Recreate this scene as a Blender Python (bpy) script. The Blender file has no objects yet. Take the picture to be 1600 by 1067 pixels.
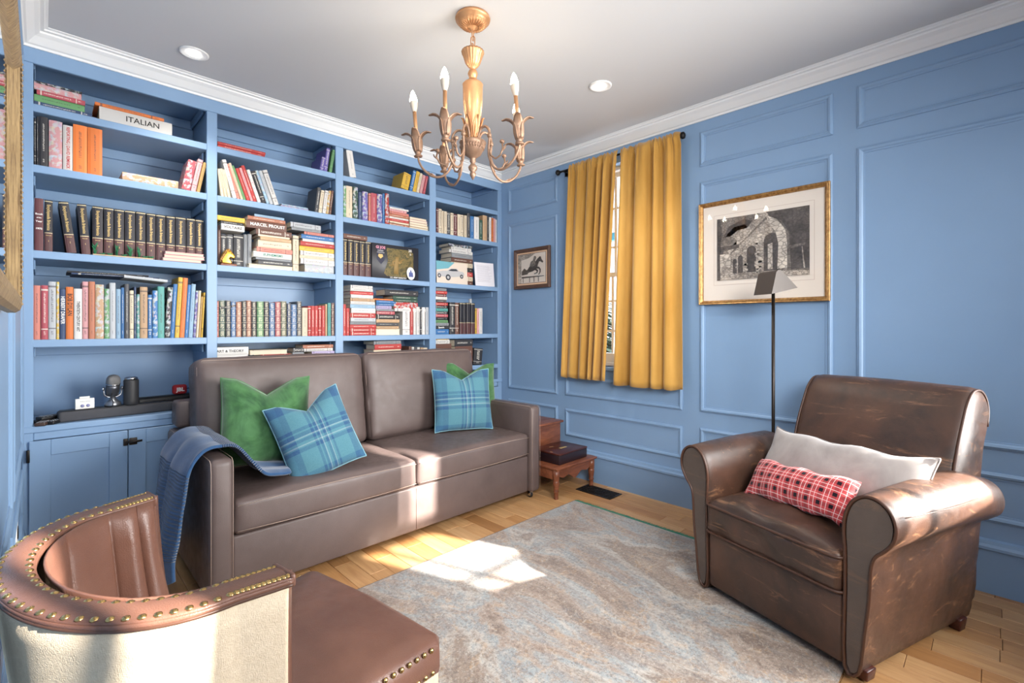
import bpy, bmesh, math, random
from mathutils import Vector, Matrix, noise
random.seed(7)
C = bpy.context.scene.collection
SC = bpy.context.scene
PI = math.pi
def R(a): return math.radians(a)
def lin(c): return c/12.92 if c <= .04045 else ((c+.055)/1.055)**2.4
def col(r, g=None, b=None):
    if g is None: r, g, b = r
    return (lin(r/255), lin(g/255), lin(b/255), 1)

# ---------------------------------------------------------------- camera, world, sun, big lights, exposure
cam = bpy.data.cameras.new('camera'); camo = bpy.data.objects.new('camera', cam); C.objects.link(camo)
camo.location = (0, 0, 1.2); camo.rotation_euler = (R(90), 0, -math.atan2(.7014, .7128))
cam.sensor_width = 36; cam.lens = 746*36/1600; cam.shift_y = -22.5/1600; cam.clip_start = .01
SC.camera = camo
W = bpy.data.worlds.new('sky'); SC.world = W; W.use_nodes = True
wn = W.node_tree.nodes; wl = W.node_tree.links
bgn = wn['Background']; bgn.inputs[1].default_value = 2.2
tc = wn.new('ShaderNodeTexCoord'); sp = wn.new('ShaderNodeSeparateXYZ'); rp = wn.new('ShaderNodeValToRGB')
wl.new(tc.outputs['Generated'], sp.inputs[0]); wl.new(sp.outputs[2], rp.inputs[0]); wl.new(rp.outputs[0], bgn.inputs[0])
rp.color_ramp.elements[0].position = .0; rp.color_ramp.elements[0].color = (.85, .9, .95, 1)
rp.color_ramp.elements[1].position = .7; rp.color_ramp.elements[1].color = (.35, .55, .9, 1)
def light(name, kind, loc, energy, color=(1, 1, 1), rot=(0, 0, 0), **kw):
    d = bpy.data.lights.new(name, kind); o = bpy.data.objects.new(name, d); C.objects.link(o)
    d.energy = energy; d.color = color; o.location = loc; o.rotation_euler = rot
    for k, v in kw.items(): setattr(d, k, v)
    return o
sunv = Vector((-.337*math.cos(R(25)), .941*math.cos(R(25)), -math.sin(R(25))))
so = light('sun', 'SUN', (2.7, -4, 3), 32, (1, .94, .85), angle=R(.8)); so.rotation_euler = sunv.to_track_quat('-Z', 'Y').to_euler()
# added area lights behind the camera: one boosts the window daylight, one is plain fill
light('daylight_fill', 'AREA', (1.9, -1.1, 1.4), 106, (1, .98, .95), (R(88), 0, R(30)), shape='RECTANGLE', size=2.6, size_y=1.5, spread=R(105))
fo = light('fill_light', 'AREA', (.35, -.85, 1.95), 28, (1, .98, .96), shape='RECTANGLE', size=1.5, size_y=1.0); fo.data.spread = R(80); fo.rotation_euler = Vector((2.3, 3.3, -1.1)).to_track_quat('-Z', 'Y').to_euler()
SC.view_settings.view_transform = 'Standard'; SC.view_settings.look = 'None'; SC.view_settings.gamma = 1
SC.view_settings.exposure = 0.27

# ---------------------------------------------------------------- photo geometry helpers (real planes)
F = 746.
def ray(px, py):
    r = (px-800)/F; return (r*.7128+.7014, -.7014*r+.7128, (511-py)/F)
def atY(px, py, Y): d = ray(px, py); t = Y/d[1]; return Vector((d[0]*t, Y, 1.2+d[2]*t))
def atX(px, py, X): d = ray(px, py); t = X/d[0]; return Vector((X, d[1]*t, 1.2+d[2]*t))
def atZ(px, py, Z): d = ray(px, py); t = (Z-1.2)/d[2]; return Vector((d[0]*t, d[1]*t, Z))
YB = 3.242; XW = 3.058; XL = -.07; YK = -1.2; YE = 3.66; ZC = 2.615

# ---------------------------------------------------------------- mesh helpers
class MB:
    def __init__(s): s.v = []; s.f = []; s.m = []; s.sm = []
    def add(s, vs, fs, mi=0, smooth=False):
        n = len(s.v); s.v += [tuple(v) for v in vs]
        for f in fs: s.f.append(tuple(n+i for i in f)); s.m.append(mi); s.sm.append(smooth)
        return s
    def box(s, x0, x1, y0, y1, z0, z1, mi=0):
        vs = [(x, y, z) for z in (z0, z1) for y in (y0, y1) for x in (x0, x1)]
        return s.add(vs, [(0, 2, 3, 1), (4, 5, 7, 6), (0, 1, 5, 4), (2, 6, 7, 3), (0, 4, 6, 2), (1, 3, 7, 5)], mi)
    def bbox(s, x0, x1, y0, y1, z0, z1, b=.004, mi=0, seg=2, smooth=True):
        bm = bmesh.new(); bmesh.ops.create_cube(bm, size=1)
        for v in bm.verts: v.co = Vector(((x0+x1)/2+v.co.x*(x1-x0), (y0+y1)/2+v.co.y*(y1-y0), (z0+z1)/2+v.co.z*(z1-z0)))
        b = min(b, .49*min(x1-x0, y1-y0, z1-z0))
        bmesh.ops.bevel(bm, geom=bm.edges[:]+bm.verts[:], offset=b, segments=seg, profile=.5, affect='EDGES')
        s.bm(bm, mi, smooth); return s
    def bm(s, bm, mi=0, smooth=True):
        bm.verts.index_update(); s.add([v.co for v in bm.verts], [[v.index for v in f.verts] for f in bm.faces], mi, smooth); bm.free(); return s
    def prism(s, poly, axis, a0, a1, mi=0, smooth=False):
        # poly: list of 2D; axis 'x','y','z' extrusion
        def P(p, a): return {'x': (a, p[0], p[1]), 'y': (p[0], a, p[1]), 'z': (p[0], p[1], a)}[axis]
        n = len(poly); vs = [P(p, a0) for p in poly]+[P(p, a1) for p in poly]
        fs = [tuple((i, (i+1) % n, n+(i+1) % n, n+i)) for i in range(n)]
        s.add(vs, fs, mi, smooth); s.add(vs, [tuple(range(n))[::-1], tuple(range(n, 2*n))], mi, False); return s
    def lathe(s, prof, cx=0, cy=0, n=24, mi=0, smooth=True, flute=0, fn=0):
        vs = []; fs = []
        for (r, z) in prof:
            for k in range(n):
                a = 2*PI*k/n; rr = r*(1+flute*math.cos(fn*a)) if flute else r
                vs.append((cx+rr*math.cos(a), cy+rr*math.sin(a), z))
        for i in range(len(prof)-1):
            for k in range(n): fs.append((i*n+k, i*n+(k+1) % n, (i+1)*n+(k+1) % n, (i+1)*n+k))
        fs.append(tuple(range(n))[::-1]); fs.append(tuple((len(prof)-1)*n+k for k in range(n)))
        return s.add(vs, fs, mi, smooth)
    def tube(s, pts, r, n=8, mi=0, smooth=True, closed=False):
        pts = [Vector(p) for p in pts]; m = len(pts); vs = []; fs = []
        up = Vector((0, 0, 1)); last = None
        for i, p in enumerate(pts):
            if closed: t = pts[(i+1) % m]-pts[i-1]
            else: t = pts[min(i+1, m-1)]-pts[max(i-1, 0)]
            if t.length < 1e-9: t = Vector((0, 0, 1))
            t.normalize()
            if last is None:
                a = up if abs(t.dot(up)) < .9 else Vector((1, 0, 0)); u = t.cross(a).normalized()
            else: u = (last-t*last.dot(t)).normalized()
            last = u; w = t.cross(u); rr = r(i/(m-1)) if callable(r) else r
            for k in range(n): a = 2*PI*k/n; vs.append(p+u*math.cos(a)*rr+w*math.sin(a)*rr)
        for i in range(m if closed else m-1):
            j = (i+1) % m
            for k in range(n): fs.append((i*n+k, i*n+(k+1) % n, j*n+(k+1) % n, j*n+k))
        if not closed: fs.append(tuple(range(n))[::-1]); fs.append(tuple((m-1)*n+k for k in range(n)))
        return s.add(vs, fs, mi, smooth)
    def xf(s, M): s.v = [tuple(M @ Vector(v)) for v in s.v]; return s
    def mesh(s, name, mats):
        me = bpy.data.meshes.new(name); me.from_pydata(s.v, [], s.f)
        for m in (mats if isinstance(mats, (list, tuple)) else [mats]): me.materials.append(m)
        me.polygons.foreach_set('material_index', s.m); me.polygons.foreach_set('use_smooth', s.sm)
        me.validate(); me.update(); return me
    def obj(s, name, mats, parent=None, loc=None, rot=None):
        return link(name, s.mesh(name, mats), parent, loc, rot)
def link(name, me, parent=None, loc=None, rot=None):
    o = bpy.data.objects.new(name, me); C.objects.link(o)
    if parent: o.parent = parent
    if loc is not None: o.location = loc
    if rot is not None: o.rotation_euler = rot
    return o
def tag(o, label, cat, group=None, kind=None):
    if label: o['label'] = label
    if cat: o['category'] = cat
    if group: o['group'] = group
    if kind: o['kind'] = kind
    return o
def thing(name, label, cat, loc=(0, 0, 0), rot=(0, 0, 0), group=None):
    o = bpy.data.objects.new(name, None); C.objects.link(o); o.location = loc; o.rotation_euler = rot; o.empty_display_size = .05
    return tag(o, label, cat, group)
def struct(name, mb, m, parent=None):
    o = mb.obj(name, m, parent)
    if not parent: o['kind'] = 'structure'
    return o
def grid(fn, nu, nv, closed_u=False):
    vs = [fn(i/(nu if closed_u else nu-1), j/(nv-1)) for j in range(nv) for i in range(nu)]
    fs = []
    for j in range(nv-1):
        for i in range(nu if closed_u else nu-1):
            k = (i+1) % nu; fs.append((j*nu+i, j*nu+k, (j+1)*nu+k, (j+1)*nu+i))
    return vs, fs
def solid(o, t, off=-1): m = o.modifiers.new('solid', 'SOLIDIFY'); m.thickness = t; m.offset = off; return o
def subsurf(o, n=1): m = o.modifiers.new('sub', 'SUBSURF'); m.levels = n; m.render_levels = n; return o
def text(s, size, M, mat, parent, name='lettering', bold=0., align='CENTER', width=None, extr=.0002):
    cu = bpy.data.curves.new('t', 'FONT'); cu.body = s; cu.size = size; cu.align_x = align; cu.align_y = 'CENTER'; cu.offset = bold; cu.extrude = extr; cu.resolution_u = 2
    o = bpy.data.objects.new('t', cu); C.objects.link(o)
    dg = bpy.context.evaluated_depsgraph_get(); me = bpy.data.meshes.new_from_object(o.evaluated_get(dg))
    bpy.data.objects.remove(o); bpy.data.curves.remove(cu)
    if width and me.vertices:
        xs = [v.co.x for v in me.vertices]; w = max(xs)-min(xs)
        if w > 0:
            k = width/w
            for v in me.vertices: v.co.x *= k
    me.transform(M); me.materials.clear(); me.materials.append(mat); me.name = name
    return link(name, me, parent)
def frame_m(o, x, y):
    x = Vector(x).normalized(); y = Vector(y).normalized(); z = x.cross(y)
    return Matrix(((x.x, y.x, z.x, o[0]), (x.y, y.y, z.y, o[1]), (x.z, y.z, z.z, o[2]), (0, 0, 0, 1)))

# ---------------------------------------------------------------- material helpers
class NT:
    def __init__(s, name):
        s.m = bpy.data.materials.new(name); s.m.use_nodes = True; s.t = s.m.node_tree; s.n = s.t.nodes; s.l = s.t.links
        s.b = s.n['Principled BSDF']; s.tc = None
    def coord(s, k='Object'):
        if not s.tc: s.tc = s.n.new('ShaderNodeTexCoord')
        return s.tc.outputs[k]
    def mapping(s, scale=(1, 1, 1), k='Object', loc=(0, 0, 0), rot=(0, 0, 0), src=None):
        m = s.n.new('ShaderNodeMapping'); m.inputs['Scale'].default_value = scale; m.inputs['Location'].default_value = loc; m.inputs['Rotation'].default_value = rot
        s.l.new(src or s.coord(k), m.inputs[0]); return m.outputs[0]
    def noise(s, scale, vec=None, detail=4, rough=.5, dist=0, out=0):
        n = s.n.new('ShaderNodeTexNoise'); n.inputs['Scale'].default_value = scale; n.inputs['Detail'].default_value = detail
        n.inputs['Roughness'].default_value = rough; n.inputs['Distortion'].default_value = dist
        s.l.new(vec or s.coord(), n.inputs['Vector']); return n.outputs[out]
    def voro(s, scale, vec=None, feature='F1', out=0):
        n = s.n.new('ShaderNodeTexVoronoi'); n.feature = feature; n.inputs['Scale'].default_value = scale
        s.l.new(vec or s.coord(), n.inputs['Vector']); return n.outputs[out]
    def ramp(s, fac, stops, interp='LINEAR'):
        n = s.n.new('ShaderNodeValToRGB'); cr = n.color_ramp; cr.interpolation = interp
        while len(cr.elements) < len(stops): cr.elements.new(.5)
        for e, (p, c) in zip(cr.elements, stops):
            e.position = p; e.color = c if isinstance(c, (tuple, list)) else (c, c, c, 1)
        s.l.new(fac, n.inputs[0]); return n.outputs[0]
    def math(s, op, a, b=None, c=None):
        n = s.n.new('ShaderNodeMath'); n.operation = op
        for i, v in enumerate((a, b, c)):
            if v is None: continue
            if isinstance(v, (int, float)): n.inputs[i].default_value = v
            else: s.l.new(v, n.inputs[i])
        return n.outputs[0]
    def mix(s, fac, a, b, mode='MIX'):
        n = s.n.new('ShaderNodeMix'); n.data_type = 'RGBA'; n.blend_type = mode
        for i, v in ((0, fac), (6, a), (7, b)):
            if isinstance(v, (int, float)): n.inputs[i].default_value = v
            elif isinstance(v, (tuple, list)): n.inputs[i].default_value = v
            else: s.l.new(v, n.inputs[i])
        return n.outputs[2]
    def sep(s, v):
        n = s.n.new('ShaderNodeSeparateXYZ'); s.l.new(v, n.inputs[0]); return n.outputs
    def base(s, v):
        if isinstance(v, (tuple, list)): s.b.inputs['Base Color'].default_value = v
        else: s.l.new(v, s.b.inputs['Base Color'])
        return s
    def set(s, **k):
        names = dict(rough='Roughness', metal='Metallic', spec='Specular IOR Level', sheen='Sheen Weight', coat='Coat Weight', trans='Transmission Weight', alpha='Alpha', emi='Emission Strength')
        for a, v in k.items():
            i = s.b.inputs[names[a]]
            if isinstance(v, (int, float)): i.default_value = v
            else: s.l.new(v, i)
        return s
    def bump(s, h, strength=.2, dist=.01):
        n = s.n.new('ShaderNodeBump'); n.inputs['Strength'].default_value = strength; n.inputs['Distance'].default_value = dist
        s.l.new(h, n.inputs['Height']); s.l.new(n.outputs[0], s.b.inputs['Normal']); return s
    def oinfo(s, k='Random'): return s.n.new('ShaderNodeObjectInfo').outputs[k]
def plain(name, c, rough=.5, metal=0, var=.0, bump=0, bscale=200, **k):
    t = NT(name)
    if var:
        n = t.noise(6, detail=5); t.base(t.mix(n, tuple(max(0, x*(1-var)) for x in col(c)[:3])+(1,), tuple(min(1, x*(1+var)) for x in col(c)[:3])+(1,)))
    else: t.base(col(c))
    t.set(rough=rough, metal=metal, **k)
    if bump: t.bump(t.noise(bscale, detail=3), bump, .002)
    return t.m
def stripes(t, coord, stops):  # constant-interp ramp along a 0..1 coordinate
    return t.ramp(coord, stops, 'CONSTANT')

M = {}
M['blue'] = plain('blue_paint', (130, 160, 193), .42, var=.03, bump=.05, bscale=60)
M['white'] = plain('white_trim_paint', (238, 238, 236), .45)
M['ceiling'] = plain('ceiling_paint', (208, 208, 208), .9, bump=.03, bscale=80)
M['backwall'] = plain('back_wall_paint', (150, 176, 205), .6)
M['black'] = plain('black_plastic', (24, 24, 26), .45)
M['blackmetal'] = plain('black_metal', (26, 24, 24), .4, .6)
M['bronze'] = plain('dark_bronze', (52, 46, 42), .38, .7)
M['chrome'] = plain('chrome', (200, 200, 202), .15, 1)
M['steel'] = plain('brushed_steel', (150, 152, 156), .3, 1)
M['pages'] = plain('book_pages', (226, 214, 192), .9, bump=.3, bscale=500)
M['ink'] = plain('printed_ink', (28, 28, 30), .7)
M['inkw'] = plain('white_print', (236, 234, 228), .7)
M['inkr'] = plain('red_print', (190, 40, 40), .7)
M['inkg'] = plain('gold_print', (200, 172, 110), .45, .3)
M['inkteal'] = plain('green_print', (30, 120, 100), .7)
# ---------------------------------------------------------------- more materials
def leather(name, base, light_c, rough=.42, wear=.0, scale=1, crease=.25):
    t = NT(name)
    n1 = t.noise(3.5*scale, detail=6, rough=.6, dist=.4); n2 = t.noise(30*scale, detail=4)
    c = t.mix(t.ramp(n1, [(.38, 0.), (.68, 1.)]), col(base), col(light_c))
    if wear:
        w = t.noise(9, t.mapping((1, .25, 2.2), rot=(.4, .5, .3)), detail=9, rough=.75, dist=1.5)
        c = t.mix(t.math('MULTIPLY', t.ramp(w, [(.56, 0.), (.66, 1.)]), wear), c, col(168, 122, 88))
    t.base(c); t.set(rough=t.ramp(n2, [(.3, rough-.06), (.7, rough+.1)]), spec=.5)
    v = t.voro(260, feature='DISTANCE_TO_EDGE'); h = t.math('ADD', t.math('MULTIPLY', t.ramp(v, [(0, 0.), (.25, 1.)]), .3), t.math('MULTIPLY', t.noise(7, detail=7, dist=1.2), crease*6))
    t.bump(h, .22, .003); return t.m
M['sofa'] = leather('sofa_leather', (86, 73, 70), (99, 85, 82), .42, crease=.15)
M['club'] = leather('club_leather', (58, 44, 38), (92, 64, 50), .36, wear=.45, crease=.5)
M['clubpanel'] = leather('club_panel_leather', (78, 68, 62), (92, 80, 72), .5, wear=.15)
M['tub'] = leather('tub_leather', (98, 66, 54), (116, 80, 65), .34, crease=.1)
M['thread'] = plain('stitching', (170, 150, 138), .8)
M['piping_brown'] = plain('leather_piping', (72, 46, 34), .4)
M['nail'] = plain('brass_nail', (190, 160, 105), .25, 1)
t = NT('cream_canvas'); w1 = t.noise(700, t.mapping((.3, .3, 1)), detail=1); w2 = t.noise(700, t.mapping((1, 1, .3)), detail=1)
t.base(t.mix(t.noise(120, detail=3), col(186, 168, 144), col(212, 196, 172))); t.set(rough=.95, spec=.1); t.bump(t.math('ADD', w1, w2), .5, .0015); M['canvas'] = t.m
def wood(name, a, b, rough=.4, sc=(1.5, 14, 14), rnd=True):
    t = NT(name); v = t.mapping(sc)
    if rnd:
        n = t.n.new('ShaderNodeVectorMath'); n.operation = 'ADD'; c = t.n.new('ShaderNodeCombineXYZ'); r = t.oinfo()
        t.l.new(t.math('MULTIPLY', r, 37), c.inputs[0]); t.l.new(t.math('MULTIPLY', r, 91), c.inputs[1]); t.l.new(t.math('MULTIPLY', r, 13), c.inputs[2])
        t.l.new(v, n.inputs[0]); t.l.new(c.outputs[0], n.inputs[1]); v = n.outputs[0]
    g = t.noise(2.2, v, detail=7, rough=.6, dist=1.1)
    t.base(t.mix(t.ramp(g, [(.3, 0.), (.7, 1.)]), col(a), col(b))); t.set(rough=rough); t.bump(g, .08, .002); return t
t = wood('oak_plank', (186, 150, 112), (216, 184, 144), .38, (14, 1.3, 14))
r = t.oinfo(); bc = t.b.inputs['Base Color'].links[0].from_socket
tint = t.ramp(r, [(0, col(205, 178, 148)), (.3, col(255, 240, 220)), (.6, col(235, 212, 184)), (.85, col(222, 192, 158)), (1, col(255, 248, 235))])
t.base(t.mix(1., bc, tint, 'MULTIPLY')); M['oak'] = t.m
M['walnut'] = wood('walnut_wood', (92, 50, 34), (142, 84, 56), .35, (3, 14, 14)).m
M['darkwood'] = wood('mahogany_wood', (52, 24, 20), (82, 38, 30), .3, (3, 14, 14)).m
# rug
t = NT('distressed_rug')
n1 = t.noise(2.2, t.mapping((.9, .5, 1)), detail=9, rough=.68, dist=.9); n2 = t.noise(70, t.mapping((1, 1, 1)), detail=5, rough=.9); n3 = t.noise(7, detail=8, rough=.75, dist=2.)
c = t.ramp(n1, [(.38, col(136, 118, 106)), (.44, col(178, 160, 146)), (.49, col(160, 168, 172)), (.54, col(198, 192, 184)), (.6, col(146, 130, 118)), (.66, col(176, 158, 142))])
c = t.mix(t.ramp(t.noise(3.2, t.mapping((2.2, .7, 1), loc=(9, 4, 0)), detail=9, rough=.7, dist=1.2), [(.46, 0.), (.6, .6)]), c, col(152, 130, 116)); c = t.mix(t.ramp(n3, [(.53, 0.), (.62, .5)]), c, col(196, 160, 120))
c = t.mix(t.ramp(t.noise(5, t.mapping((2, .6, 1), loc=(3, 1, 0)), detail=8, rough=.75, dist=1.5), [(.54, 0.), (.66, .55)]), c, col(112, 120, 126))
n4 = t.voro(26, t.mapping((1, 1, 1)), 'DISTANCE_TO_EDGE')
c = t.mix(t.math('MULTIPLY', t.ramp(n4, [(.02, 1.), (.1, 0.)]), t.ramp(n3, [(.47, 0.), (.57, .35)])), c, col(206, 200, 192))
c = t.mix(t.ramp(n2, [(.38, .65), (.52, 0.)]), c, col(104, 94, 88)); c = t.mix(t.ramp(t.noise(95, t.mapping((1, 1, 1), loc=(5, 2, 0)), detail=5, rough=.9), [(.54, 0.), (.66, .7)]), c, col(226, 216, 202))
t.base(c); t.set(rough=1, spec=.05, sheen=.2); t.bump(t.math('ADD', n2, t.noise(300)), .5, .004); M['rug'] = t.m
M['fringe'] = plain('green_fringe', (52, 128, 104), .9, var=.3)
# fabrics
def fabric(name, a, b, sc=90, rough=.95, sheen=.3, blot=0.):
    t = NT(name); c = t.mix(t.ramp(t.noise(sc, detail=4), [(.35, 0.), (.65, 1.)]), col(a), col(b))
    if blot: c = t.mix(t.ramp(t.noise(5, detail=7, rough=.65, dist=.8), [(.4, 0.), (.65, blot)]), c, tuple(min(1, x*1.6+.03) for x in col(b)[:3])+(1,))
    t.base(c); t.set(rough=rough, sheen=sheen, spec=.15); t.bump(t.noise(500, detail=2), .25, .001); return t.m
M['green'] = fabric('green_velvet', (34, 70, 42), (58, 100, 56), 14, .8, .5, .8)
M['greyvelvet'] = fabric('grey_velvet', (146, 138, 134), (162, 154, 150), 10, .8, .6, .25)
M['greypipe'] = fabric('grey_velvet_piping', (110, 104, 102), (128, 120, 118))
t = NT('mustard_velvet'); c = t.mix(t.ramp(t.noise(4, t.mapping((1, 1, .25)), detail=7, rough=.6), [(.35, 0.), (.7, 1.)]), col(176, 128, 52), col(204, 158, 82))
t.base(c); t.set(rough=.75, sheen=.4, spec=.2); t.bump(t.noise(350, t.mapping((1, 1, .5)), detail=3), .3, .001); M['mustard'] = t.m
t = NT('blue_knit'); s_ = t.sep(t.coord('UV')); rib = t.math('SINE', t.math('MULTIPLY', s_[1], 620)); msk = t.math('GREATER_THAN', t.math('FRACT', t.math('MULTIPLY', s_[1], 2.2)), .45)
t.base(t.mix(t.noise(60, detail=4), col(38, 66, 102), col(56, 88, 126))); t.set(rough=.95, sheen=.3, spec=.1); t.bump(t.math('MULTIPLY', rib, msk), .8, .005); M['knit'] = t.m
def plaid_blue():
    t = NT('blue_plaid'); s = t.sep(t.coord('Generated'))
    wv = t.noise(3, t.coord('Object'), detail=2); 
    A, B, D, Wt = col(74, 116, 126), col(36, 74, 112), col(22, 48, 98), col(146, 160, 160)
    sx = [(0, B), (.10, B), (.12, D), (.2, A), (.42, D), (.455, A), (.475, D), (.51, Wt), (.525, A), (.555, D), (.59, Wt), (.605, A), (.63, D), (.66, A), (.86, D), (.93, B)]
    sz = [(0, B), (.10, A), (.34, D), (.39, A), (.405, Wt), (.42, A), (.45, D), (.485, A), (.50, Wt), (.515, D), (.56, A), (.58, D), (.62, A), (.84, D), (.95, B)]
    a = stripes(t, s[0], sx); b = stripes(t, s[2], sz)
    c = t.mix(.5, a, b); fine = t.noise(300, detail=2); c = t.mix(.25, c, t.mix(fine, col(40, 90, 130), col(130, 180, 190)))
    t.base(c); t.set(rough=.95, sheen=.15, spec=.1); t.bump(t.noise(400, detail=2), .3, .001); return t.m
M['plaid'] = plaid_blue()
def tartan():
    t = NT('red_tartan'); s = t.sep(t.coord('Object'))
    def st(v, k, o):
        f = t.math('FRACT', t.math('ADD', t.math('MULTIPLY', v, k), o)); return f
    fx, fz = st(s[0], 21, .3), st(s[2], 21, .1)
    R1 = col(198, 78, 80); K = col(26, 22, 30); Wc = col(240, 226, 222); P = col(150, 44, 60)
    stx = [(0, K), (.3, R1), (.44, Wc), (.48, R1), (.56, P), (.66, R1), (.76, Wc), (.80, R1)]
    a = stripes(t, fx, stx); b = stripes(t, fz, stx)
    ka = t.math('LESS_THAN', fx, .3); kb = t.math('LESS_THAN', fz, .3)
    wa = t.ramp(fx, [(0, 0.), (.44, 1.), (.48, 0.), (.76, 1.), (.80, 0.)], 'CONSTANT'); wb = t.ramp(fz, [(0, 0.), (.44, 1.), (.48, 0.), (.76, 1.), (.80, 0.)], 'CONSTANT')
    c = t.mix(t.math('MULTIPLY', ka, .38), R1, K); c = t.mix(t.math('MULTIPLY', kb, .38), c, K)
    c = t.mix(t.math('MULTIPLY', ka, kb), c, K); c = t.mix(t.math('MULTIPLY', t.math('MAXIMUM', wa, wb), .8), c, Wc)
    t.base(c); t.set(rough=.95, sheen=.2, spec=.1); t.bump(t.noise(400, detail=2), .3, .001); return t.m
M['tartan'] = tartan()
# brass of the chandelier
t = NT('antique_bronze'); t.base(t.mix(t.noise(40, detail=5), col(126, 98, 80), col(172, 138, 112))); t.set(rough=.45, metal=.45); t.bump(t.noise(90, detail=4), .25, .002); M['antique'] = t.m
t = NT('antique_gold'); t.base(t.mix(t.noise(25, detail=4), col(186, 134, 92), col(214, 164, 118))); t.set(rough=.4, metal=.6); M['antiquegold'] = t.m
t = NT('bulb_glow'); t.base((1, .9, .75, 1)); t.b.inputs['Emission Color'].default_value = (1, .86, .66, 1); t.set(emi=60); M['bulb'] = t.m
t = NT('downlight_lamp'); t.base((1, 1, 1, 1)); t.b.inputs['Emission Color'].default_value = (1, .96, .9, 1); t.set(emi=14); M['lamp'] = t.m
t = NT('gilt_frame'); t.base(t.mix(t.ramp(t.noise(60, detail=6, rough=.7), [(.35, 0.), (.65, 1.)]), col(132, 92, 52), col(196, 154, 96))); t.set(rough=.38, metal=.6); t.bump(t.noise(120, detail=4), .3, .002); M['gilt'] = t.m
t = NT('old_gold_frame'); t.base(t.mix(t.ramp(t.noise(60, t.mapping((1, 3, .2)), detail=6, rough=.7), [(.35, 0.), (.65, 1.)]), col(112, 90, 66), col(182, 156, 112))); t.set(rough=.5, metal=.3); t.bump(t.noise(90, t.mapping((1, 1, .4)), detail=4), .4, .002); M['oldgold'] = t.m
t = NT('frame_brown'); t.base(t.mix(t.noise(30, detail=5), col(70, 46, 36), col(104, 76, 62))); t.set(rough=.5); M['framebrown'] = t.m
M['mirror'] = plain('mirror_silver', (235, 238, 240), .02, 1)
M['mat'] = plain('picture_mount', (228, 218, 206), .9)
M['mat2'] = plain('picture_inner_mount', (206, 190, 178), .9)
def engraving(name, a, b, sc=60):
    t = NT(name); n = t.noise(sc, detail=8, rough=.8); n2 = t.noise(9, detail=5)
    c = t.mix(t.ramp(t.math('ADD', t.math('MULTIPLY', n, .7), t.math('MULTIPLY', n2, .4)), [(.42, 0.), (.66, 1.)]), col(a), col(b)); vv = t.voro(sc*.75, t.mapping((1, 1, 1.6)), 'DISTANCE_TO_EDGE'); hh = t.math('SINE', t.math('MULTIPLY', t.math('ADD', t.sep(t.coord())[2], t.sep(t.coord())[1]), 900)); c = t.mix(t.ramp(vv, [(.0, .7), (.12, 0.)]), c, col(60, 54, 50)); c = t.mix(t.math('MULTIPLY', t.math('GREATER_THAN', hh, .3), t.ramp(n2, [(.45, .5), (.6, 0.)])), c, col(50, 44, 42)); t.base(c); t.set(rough=.8); return t.m
M['eng_d'] = engraving('engraving_dark', (50, 44, 42), (106, 98, 92)); M['eng_m'] = engraving('engraving_mid', (84, 76, 72), (152, 142, 132))
M['eng_l'] = engraving('engraving_light', (120, 110, 102), (214, 202, 188)); M['eng_h'] = engraving('engraving_pale', (186, 174, 162), (224, 214, 200), 40)
t = NT('clear_glass'); g = t.n.new('ShaderNodeBsdfGlossy'); g.inputs['Roughness'].default_value = .02; tr = t.n.new('ShaderNodeBsdfTransparent'); fr = t.n.new('ShaderNodeFresnel'); fr.inputs[0].default_value = 1.4
mx = t.n.new('ShaderNodeMixShader'); ge = t.n.new('ShaderNodeNewGeometry'); t.l.new(t.math('MULTIPLY', fr.outputs[0], t.math('SUBTRACT', 1, ge.outputs['Backfacing'])), mx.inputs[0]); t.l.new(tr.outputs[0], mx.inputs[1]); t.l.new(g.outputs[0], mx.inputs[2]); t.l.new(mx.outputs[0], t.n['Material Output'].inputs[0]); M['glass'] = t.m
M['snow'] = plain('snow', (225, 230, 238), .9, bump=.3, bscale=3)
M['conifer'] = plain('conifer_needles', (64, 82, 70), .9, var=.4)
M['bark'] = plain('tree_bark', (70, 56, 46), .9)
M['extwhite'] = plain('exterior_white', (225, 226, 228), .6)
M['teal'] = plain('teal_paint', (40, 120, 130), .5)

# ================================================================ ROOM
def plank_rows():
    fl = MB().box(XL-.1, XW+.1, YK-.1, YE+.1, -.06, -.006); f = fl.obj('floor', plain('subfloor', (70, 52, 38), .9)); f['kind'] = 'structure'
    w = .094; x = XL-.02; i = 0; shared = {}
    while x < XW+.04:
        y = -.62-random.random()*.4
        while y < YE-.0:
            L = random.choice((.36, .48, .62, .78, .95)); 
            if y+L > YE+.05: L = YE+.05-y
            if L < .1: break
            key = round(L, 2)
            if key not in shared:
                shared[key] = MB().bbox(-w/2+.0006, w/2-.0006, -L/2+.0007, L/2-.0007, -.015, 0, .0014, seg=1, smooth=False).mesh('plank', M['oak'])
            link('plank', shared[key], f, (x+w/2, y+L/2, random.uniform(-.0004, 0)))
            y += L
        x += w
    return f
plank_rows()
struct('ceiling', MB().box(XL-.1, XW+.1, YK-.1, YE+.1, ZC, ZC+.1), M['ceiling'])
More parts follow.
